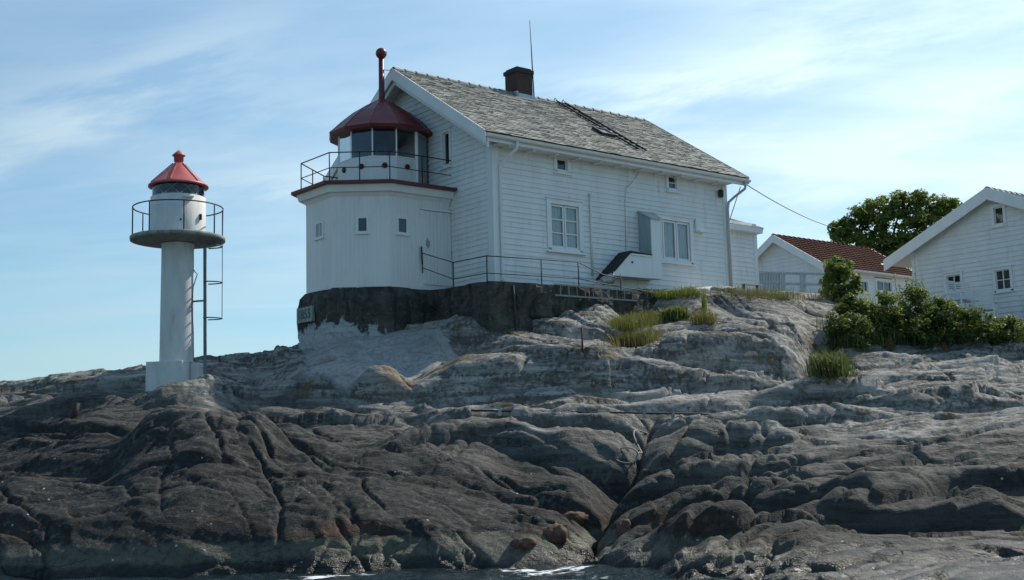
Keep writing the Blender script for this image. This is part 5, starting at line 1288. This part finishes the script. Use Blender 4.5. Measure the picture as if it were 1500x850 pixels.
for x, y in ((1240, 345), (1262, 322), (1290, 318), (1318, 305), (1350, 305), (1380, 306), (1330, 345), (1270, 355)):
    k_ = at(x, y, TYd + rng.uniform(-.6, .6)); md = fk + (k_ - fk) * .5 + np.array([0, 0, .2]); limb(tr, fk, md, .10, .06, rng, 3); limb(tr, md, k_, .06, .02, rng, 3)
tr.build('trunk', M['bark'], tree)

def shrub(name, px, py_top, py_base, wpx, Y, label, cat, mat, seed, size=.10, n=40, flowers=0, dens=1., group=None, stems=True, tint=(.15, .85)):
    rng = np.random.RandomState(seed); b = hit(px, py_base); b = at(px, py_base, b[1] + .35) if Y < 40 else at(px, py_base, Y); Y = b[1]; hgt = at(px, py_top, Y)[2] - b[2]; wd = wpx / FPX * Y / 2
    gz = ground(b[0], b[1]); z0 = min(b[2], gz + .05)
    root = thing(name, (b[0], b[1], z0), label, cat, group); cl = []
    k = int(72 * dens * max(1, wd * hgt * 1.3))
    for _ in range(k):
        a = rng.uniform(0, 6.28); q = math.sqrt(rng.uniform()); h_ = rng.uniform(.02, 1)
        env = math.sqrt(max(0, 1 - (2 * h_ - .85) ** 2 * .78)); bump_ = 1 + .18 * math.sin(a * 3 + seed) 
        x = math.cos(a) * q * wd * env * bump_; y = math.sin(a) * q * min(wd, 1.0) * env
        cl.append((b[0] + x, b[1] + y, z0 + (b[2] + hgt - z0) * h_ * (1 + .08 * math.sin(a * 5 + seed)) * .96, rng.uniform(.10, .22)))
    mb = MB(); leaves(mb, cl, n, size, rng, tint=tint); mb.build('foliage', M[mat], root, tint=True)
    if stems:
        st = MB()
        for _ in range(7): c_ = cl[rng.randint(len(cl))]; limb(st, (b[0] + rng.uniform(-.08, .08), b[1], z0 - .1), c_[:3], .022, .007, rng, 4)
        st.build('stem', M['bark'], root)
    if flowers:
        fl = MB(); cc = [cl[rng.randint(len(cl))] for _ in range(flowers)]
        leaves(fl, [(x, y - .12, z + .04, .05) for x, y, z, r in cc], 7, .045, rng, tint=(.4, .9)); fl.build('blossom', M['flower'], root, tint=True)
    return root
shrub('round_bush', 1231, 381, 441, 58, 42.0, 'round light green leafy bush standing alone at the left end of the shrubbery', 'bush', 'leafbush', 21, .15, 34, 5, 1.3)
G_ = 'shrubs in front of the white cottage'
shrub('shrub', 1252, 436, 500, 76, 37.6, 'dark glossy shrub with white blossoms below the round bush, first from the left', 'shrub', 'leafdark', 31, .11, 42, 16, 1.2, G_)
shrub('shrub', 1298, 432, 500, 74, 37.6, 'yellowish green shrub second from the left in the shrubbery', 'shrub', 'leafyellow', 32, .10, 40, 5, 1.2, G_)
shrub('shrub', 1312, 452, 505, 80, 36.8, 'low dark shrub in front of the yellowish one, spilling over the rock edge', 'shrub', 'leafdark', 37, .10, 40, 0, 1.2, G_)
shrub('shrub', 1345, 424, 498, 72, 37.8, 'dark shrub with taller shoots below the left eaves of the white cottage', 'shrub', 'leafdark', 33, .10, 40, 2, 1.2, G_)
shrub('shrub', 1385, 442, 500, 84, 37.2, 'dark green shrub under the left lower window of the white cottage', 'shrub', 'leafdark', 34, .10, 40, 0, 1.25, G_)
shrub('shrub', 1430, 456, 502, 86, 36.9, 'dark green shrub in front of the slatted white chairs', 'shrub', 'leafdark', 35, .10, 40, 0, 1.25, G_)
shrub('shrub', 1480, 466, 504, 86, 36.6, 'lowest dark shrub, under the right lower window of the white cottage', 'shrub', 'leafdark', 36, .10, 40, 0, 1.25, G_)
shrub('shrub', 1250, 462, 512, 70, 36.6, 'dark shrub hanging over the boulders at the lower left of the shrubbery', 'shrub', 'leafdark', 38, .10, 40, 4, 1.2, G_)
shrub('shrub', 1370, 466, 508, 110, 36.2, 'wide low dark shrub along the foot of the shrubbery', 'shrub', 'leafdark', 39, .10, 40, 0, 1.2, G_)

def blades(mb, pts, n, hgt, spread, rng, w=.012, lean=.35):
    for (x, y, z) in pts:
        for _ in range(n):
            bx, by = x + rng.normal() * spread, y + rng.normal() * spread; h = hgt * rng.uniform(.25, 1.15); a = rng.uniform(0, 6.28); l = lean * h * rng.uniform(.1, 1.1)
            dx, dy = math.cos(a) * l, math.sin(a) * l; wx, wy = -math.sin(a) * w, math.cos(a) * w; t = rng.uniform(0, 1)
            mb.add([(bx - wx, by - wy, z - .05), (bx + wx, by + wy, z - .05), (bx + wx * .8 + dx * .35, by + wy * .8 + dy * .35, z + h * .6), (bx - wx * .8 + dx * .35, by - wy * .8 + dy * .35, z + h * .6), (bx + dx, by + dy, z + h)], [(0, 1, 2, 3), (3, 2, 4)], tint=float(t))
def tuft(name, line, hgt, n, label, cat, mat, seed, spread=.07, w=.006, lean=.6, kind=None, steps=14, group=None):
    rng = np.random.RandomState(seed); mb = MB(); pts = []
    for k in range(steps):
        t = rng.uniform(0, 1) * (len(line) - 1); i = min(int(t), len(line) - 2); f = t - i
        p = hit(line[i][0] * (1 - f) + line[i + 1][0] * f, line[i][1] * (1 - f) + line[i + 1][1] * f + rng.uniform(-3, 3)); pts.append(p)
    blades(mb, pts, n, hgt, spread, rng, w, lean); o = mb.build(name, M[mat], tint=True)
    tag(o, label if kind is None else None, cat if kind is None else None, group, kind)
    return o
tuft('grass_tuft', [(900, 483), (935, 478), (965, 470)], .36, 60, 'yellowish green grass tuft on the ledge below the terrace, the upper of the two', 'grass tuft', 'tuft', 51, .18, steps=40)
tuft('grass_tuft', [(893, 506), (925, 505), (962, 500)], .34, 60, 'dry golden grass tuft on the lower ledge, at the edge of the dark cleft', 'grass tuft', 'drygrass', 52, .15, steps=40)
tuft('grass_tuft', [(975, 468), (1000, 466)], .32, 46, 'dark green leafy tuft to the right of the yellowish grass', 'grass tuft', 'leafdark', 53, .10, .02, steps=12)
tuft('grass_tuft', [(1022, 470), (1040, 470)], .30, 50, 'brownish dry tuft at the foot of the rounded rock', 'grass tuft', 'drygrass', 54, .13, steps=24)
tuft('tall_weed', [(1029, 456), (1033, 457)], .62, 12, 'single tall green weed in front of the rounded rock', 'weed', 'grass', 55, .03, .014, .15, steps=4)
tuft('fern_clump', [(1202, 545), (1226, 548)], .50, 60, 'upright green clump growing out of the cleft between the boulders', 'grass tuft', 'fern', 56, .18, .010, .9, steps=22)
tuft('grass_tuft', [(1296, 506), (1310, 508)], .24, 40, 'small dry yellow tuft on the rock just below the shrubs', 'grass tuft', 'drygrass', 57, .06, steps=8)
tuft('grass_tuft', [(1380, 510), (1386, 511)], .16, 60, 'tiny dry tuft on the grey rock under the middle of the shrubs', 'grass tuft', 'drygrass', 58, .02, steps=6)
tuft('house_grass', [(880, 436), (930, 436), (985, 434), (1020, 431)], .22, 60, None, None, 'grass', 59, .18, kind='stuff', steps=60)
tuft('fence_grass', [(1068, 432), (1110, 434), (1150, 436), (1200, 440)], .24, 34, None, None, 'drygrass', 60, .30, .005, kind='stuff', steps=60)
tuft('cottage_weeds', [(1262, 452), (1300, 446), (1335, 442)], .75, 14, None, None, 'leafyellow', 61, .22, .012, .4, kind='stuff', steps=40)
tuft('bank_grass', [(1218, 480), (1240, 505), (1290, 503), (1340, 502), (1420, 500), (1500, 494)], .42, 26, None, None, 'fern', 62, .16, .009, .7, kind='stuff', steps=110)
rng = np.random.RandomState(66); mb = MB()
for x in (1312, 1318, 1326, 1334, 1341, 1347, 1352):
    b = at(x, 450, 38.2); t = at(x + rng.uniform(-3, 3), rng.uniform(400, 418), 38.2); mb.tube([b, (b + t) / 2 + rng.normal(size=3) * .03, t], [.012, .008, .004], 5, tint=.5)
    leaves(mb, [tuple(b + (t - b) * f) + (.07,) for f in np.linspace(.35, 1, 7)], 7, .07, rng, tint=(.2, .7))
tag(mb.build('tall_weeds', M['leafyellow'], tint=True), 'thin tall weeds standing up against the left corner of the white cottage', 'weeds')

# ------------------------------------------------------------------ slatted garden chairs by the white cottage
def chair(p, rz, label):
    root = thing('garden_chair', p, label, 'chair', 'white garden chairs by the cottage'); root.rotation_euler = (0, 0, 0)
    c, s = math.cos(rz), math.sin(rz)
    F = lambda x, y, z: np.array([p[0] + x * c - y * s, p[1] + x * s + y * c, p[2] + z])
    m = MB()
    for k in range(6): m.box(F, -.25, .25, -.24 + k * .08, -.175 + k * .08, .41, .435)
    m.build('seat', M['plastic'], root)
    m = MB()
    for k in range(8): z = .50 + k * .068; y = .24 + (z - .44) * .22; m.box(F, -.24, .24, y, y + .025, z, z + .042)
    m.bar(F(-.255, .235, .40), F(-.255, .37, 1.06), .035, .035); m.bar(F(.255, .235, .40), F(.255, .37, 1.06), .035, .035); m.bar(F(-.25, .365, 1.06), F(.25, .365, 1.06), .04, .06); m.build('backrest', M['plastic'], root)
    for sx_ in (-1, 1):
        m = MB(); m.bar(F(sx_ * .28, -.25, .64), F(sx_ * .28, .28, .66), .05, .028); m.build('armrest', M['plastic'], root)
        for yy in (-.24, .26): m = MB(); m.bar(F(sx_ * .28, yy, 0), F(sx_ * .27, yy * .97, .65), .04, .05); m.build('leg', M['plastic'], root)
q = at(1407, 446, 40.2); chair((q[0], q[1], q[2] - .28), rad(35), 'white slatted garden chair under the left lower window, half hidden by shrubs')
q = at(1420, 446, 40.6); chair((q[0], q[1], q[2] - .33), rad(10), 'white slatted garden chair close behind the one under the left lower window')
q = at(1445, 461, 39.6); chair((q[0], q[1], q[2] - .28), rad(150), 'white slatted garden chair left of the right lower window, nearest the camera')

# overhead wire from the house eaves to the tree
a = H(L + G, .35, 3.72); b = at(1226, 335, 60.5); m = MB(); m.tube([a + (b - a) * t - HZ * .5 * 4 * t * (1 - t) * .35 for t in np.linspace(0, 1, 16)], .016, 5)
tagged(m, 'overhead_wire', M['cable'], 'thin dark overhead wire from the house eaves to the big tree', 'wire')

# ------------------------------------------------------------------ light, sky, camera
AZ, EL = rad(50), rad(45)
S = Vector((math.cos(EL) * math.sin(AZ), math.cos(EL) * math.cos(AZ), math.sin(EL)))
sun = bpy.data.lights.new('sun', 'SUN'); sun.energy = 4.3; sun.angle = rad(.55); sun.color = (1, .93, .82)
so = bpy.data.objects.new('sun', sun); COL.objects.link(so); so.rotation_euler = S.to_track_quat('Z', 'Y').to_euler(); so.location = (30, 20, 40)
w = bpy.data.worlds.new('World'); scene.world = w; w.use_nodes = True; t = w.node_tree; t.nodes.clear()
def wn(ty, **kw):
    x = t.nodes.new(ty)
    for k, v in kw.items(): setattr(x, k, v)
    return x
out = wn('ShaderNodeOutputWorld'); bg = wn('ShaderNodeBackground'); bg.inputs[1].default_value = .10
sky = wn('ShaderNodeTexSky', sky_type='NISHITA', sun_disc=False, sun_elevation=EL, sun_rotation=AZ, altitude=0, air_density=1.0, dust_density=.6, ozone_density=2.2)
# thin high cirrus, drawn out along a shallow band: noise on the plane of the cloud layer
tc = wn('ShaderNodeTexCoord'); sep = wn('ShaderNodeSeparateXYZ'); t.links.new(tc.outputs['Generated'], sep.inputs[0])
def wm(op, a, b=0.):
    x = wn('ShaderNodeMath', operation=op)
    for s_, v in ((x.inputs[0], a), (x.inputs[1], b)):
        if isinstance(v, (int, float)): s_.default_value = v
        else: t.links.new(v, s_)
    return x.outputs[0]
zz = wm('ADD', wm('MAXIMUM', sep.outputs[2], 0.0), .10)
cx = wm('DIVIDE', sep.outputs[0], zz); cy = wm('DIVIDE', sep.outputs[1], zz)
cmb = wn('ShaderNodeCombineXYZ'); t.links.new(cx, cmb.inputs[0]); t.links.new(cy, cmb.inputs[1])
def cloud(scale, rot, sc, detail, lo, hi, dist):
    mp = wn('ShaderNodeMapping'); mp.inputs['Scale'].default_value = sc; mp.inputs['Rotation'].default_value = (0, 0, rot); t.links.new(cmb.outputs[0], mp.inputs[0])
    n = wn('ShaderNodeTexNoise'); n.inputs['Scale'].default_value = scale; n.inputs['Detail'].default_value = detail; n.inputs['Roughness'].default_value = .56; n.inputs['Distortion'].default_value = dist; t.links.new(mp.outputs[0], n.inputs['Vector'])
    r = wn('ShaderNodeMapRange', interpolation_type='SMOOTHSTEP')
    for i, v in enumerate((lo, hi, 0, 1)): r.inputs[i + 1].default_value = v
    t.links.new(n.outputs['Fac'], r.inputs[0]); return r.outputs[0]
c1 = cloud(.55, rad(20), (.55, 1.3, 1), 7, .36, .70, .5); c2 = cloud(1.5, rad(14), (.35, 1.4, 1), 8, .45, .80, .8)
cf = wm('MINIMUM', wm('ADD', wm('ADD', wm('MULTIPLY', c1, .48), wm('MULTIPLY', c2, .42)), .20), 1.0)
# the veil is thicker towards the sun side
side = wn('ShaderNodeMapRange', interpolation_type='SMOOTHSTEP'); t.links.new(sep.outputs[0], side.inputs[0])
for i, v in enumerate((-.40, .30, .75, 1.0)): side.inputs[i + 1].default_value = v
yy = wm('MAXIMUM', sep.outputs[1], .15); du = wm('DIVIDE', sep.outputs[0], yy); dv_ = wm('DIVIDE', sep.outputs[2], yy)
cw = wn('ShaderNodeTexNoise'); cw.inputs['Scale'].default_value = 4.2; cw.inputs['Detail'].default_value = 8; cw.inputs['Roughness'].default_value = .6
cmb2 = wn('ShaderNodeCombineXYZ'); t.links.new(wm('MULTIPLY', du, 1.2), cmb2.inputs[0]); t.links.new(wm('ADD', wm('MULTIPLY', dv_, 4.6), wm('MULTIPLY', du, -.8)), cmb2.inputs[1]); t.links.new(cmb2.outputs[0], cw.inputs['Vector'])
wob = wm('MULTIPLY', wm('SUBTRACT', cw.outputs['Fac'], .5), .16)
def streak(u0, v0, slope, lu, lv, amp):
    a_ = wm('DIVIDE', wm('SUBTRACT', du, u0), lu)
    b_ = wm('DIVIDE', wm('ADD', wm('SUBTRACT', wm('SUBTRACT', dv_, v0), wm('MULTIPLY', wm('SUBTRACT', du, u0), slope)), wob), lv * 1.35)
    e_ = wm('EXPONENT', wm('MULTIPLY', wm('ADD', wm('MULTIPLY', a_, a_), wm('MULTIPLY', b_, b_)), -1.0))
    return wm('MULTIPLY', e_, amp * .85)
st = None
for q_ in ((-.34, .305, .02, .17, .026, .75), (-.26, .34, .35, .08, .022, .55), (-.20, .232, .05, .11, .015, .5), (-.10, .29, .3, .12, .05, .35), (.27, .34, .22, .26, .035, .55), (.33, .265, .3, .16, .022, .6), (.10, .30, .3, .18, .03, .4), (.40, .215, .2, .08, .018, .7), (-.42, .265, .0, .10, .02, .5), (.22, .20, .0, .25, .03, .3)):
    k_ = streak(*q_); st = k_ if st is None else wm('ADD', st, k_)
fil = wn('ShaderNodeMapRange'); t.links.new(cw.outputs['Fac'], fil.inputs[0])
for i, v in enumerate((.36, .62, .12, 1.0)): fil.inputs[i + 1].default_value = v
cf = wm('MINIMUM', wm('ADD', cf, wm('MULTIPLY', st, fil.outputs[0])), 1.0)
bk = wn('ShaderNodeMapRange', interpolation_type='SMOOTHSTEP'); t.links.new(sep.outputs[1], bk.inputs[0])
for i, v in enumerate((-.2, .6, .25, 1.0)): bk.inputs[i + 1].default_value = v
cf = wm('MULTIPLY', wm('MULTIPLY', cf, side.outputs[0]), bk.outputs[0])
mx = wn('ShaderNodeMix', data_type='RGBA'); t.links.new(cf, mx.inputs[0]); tn = wn('ShaderNodeMix', data_type='RGBA', blend_type='MULTIPLY'); tn.inputs[0].default_value = 1; t.links.new(sky.outputs[0], tn.inputs[6]); tn.inputs[7].default_value = (.90, 1.27, 1.34, 1); t.links.new(tn.outputs[2], mx.inputs[6]); 
dp = wn('ShaderNodeVectorMath', operation='DOT_PRODUCT'); t.links.new(tc.outputs['Generated'], dp.inputs[0]); dp.inputs[1].default_value = tuple(S)
fw = wn('ShaderNodeMapRange', interpolation_type='SMOOTHSTEP'); t.links.new(dp.outputs['Value'], fw.inputs[0])
for i, v in enumerate((-.1, .95, .6, 1.4)): fw.inputs[i + 1].default_value = v
cc = wn('ShaderNodeVectorMath', operation='SCALE'); cc.inputs[0].default_value = (6.5, 8.1, 9.0); t.links.new(fw.outputs[0], cc.inputs['Scale'])
t.links.new(cc.outputs[0], mx.inputs[7])
t.links.new(mx.outputs[2], bg.inputs[0]); t.links.new(bg.outputs[0], out.inputs[0])

cam = bpy.data.cameras.new('camera'); cam.sensor_fit = 'HORIZONTAL'; cam.sensor_width = 36; cam.lens = FPX / 1500 * 36; cam.clip_start = .1; cam.clip_end = 20000
co = bpy.data.objects.new('camera', cam); COL.objects.link(co)
from mathutils import Matrix
co.matrix_world = Matrix(((CR[0], CU[0], -CF[0], CO[0]), (CR[1], CU[1], -CF[1], CO[1]), (CR[2], CU[2], -CF[2], CO[2]), (0, 0, 0, 1)))
scene.camera = co
vs = scene.view_settings; vs.view_transform = 'Standard'; vs.look = 'None'; vs.exposure = 0; vs.gamma = 1; vs.use_curve_mapping = False
scene.render.resolution_x = 1024; scene.render.resolution_y = 580
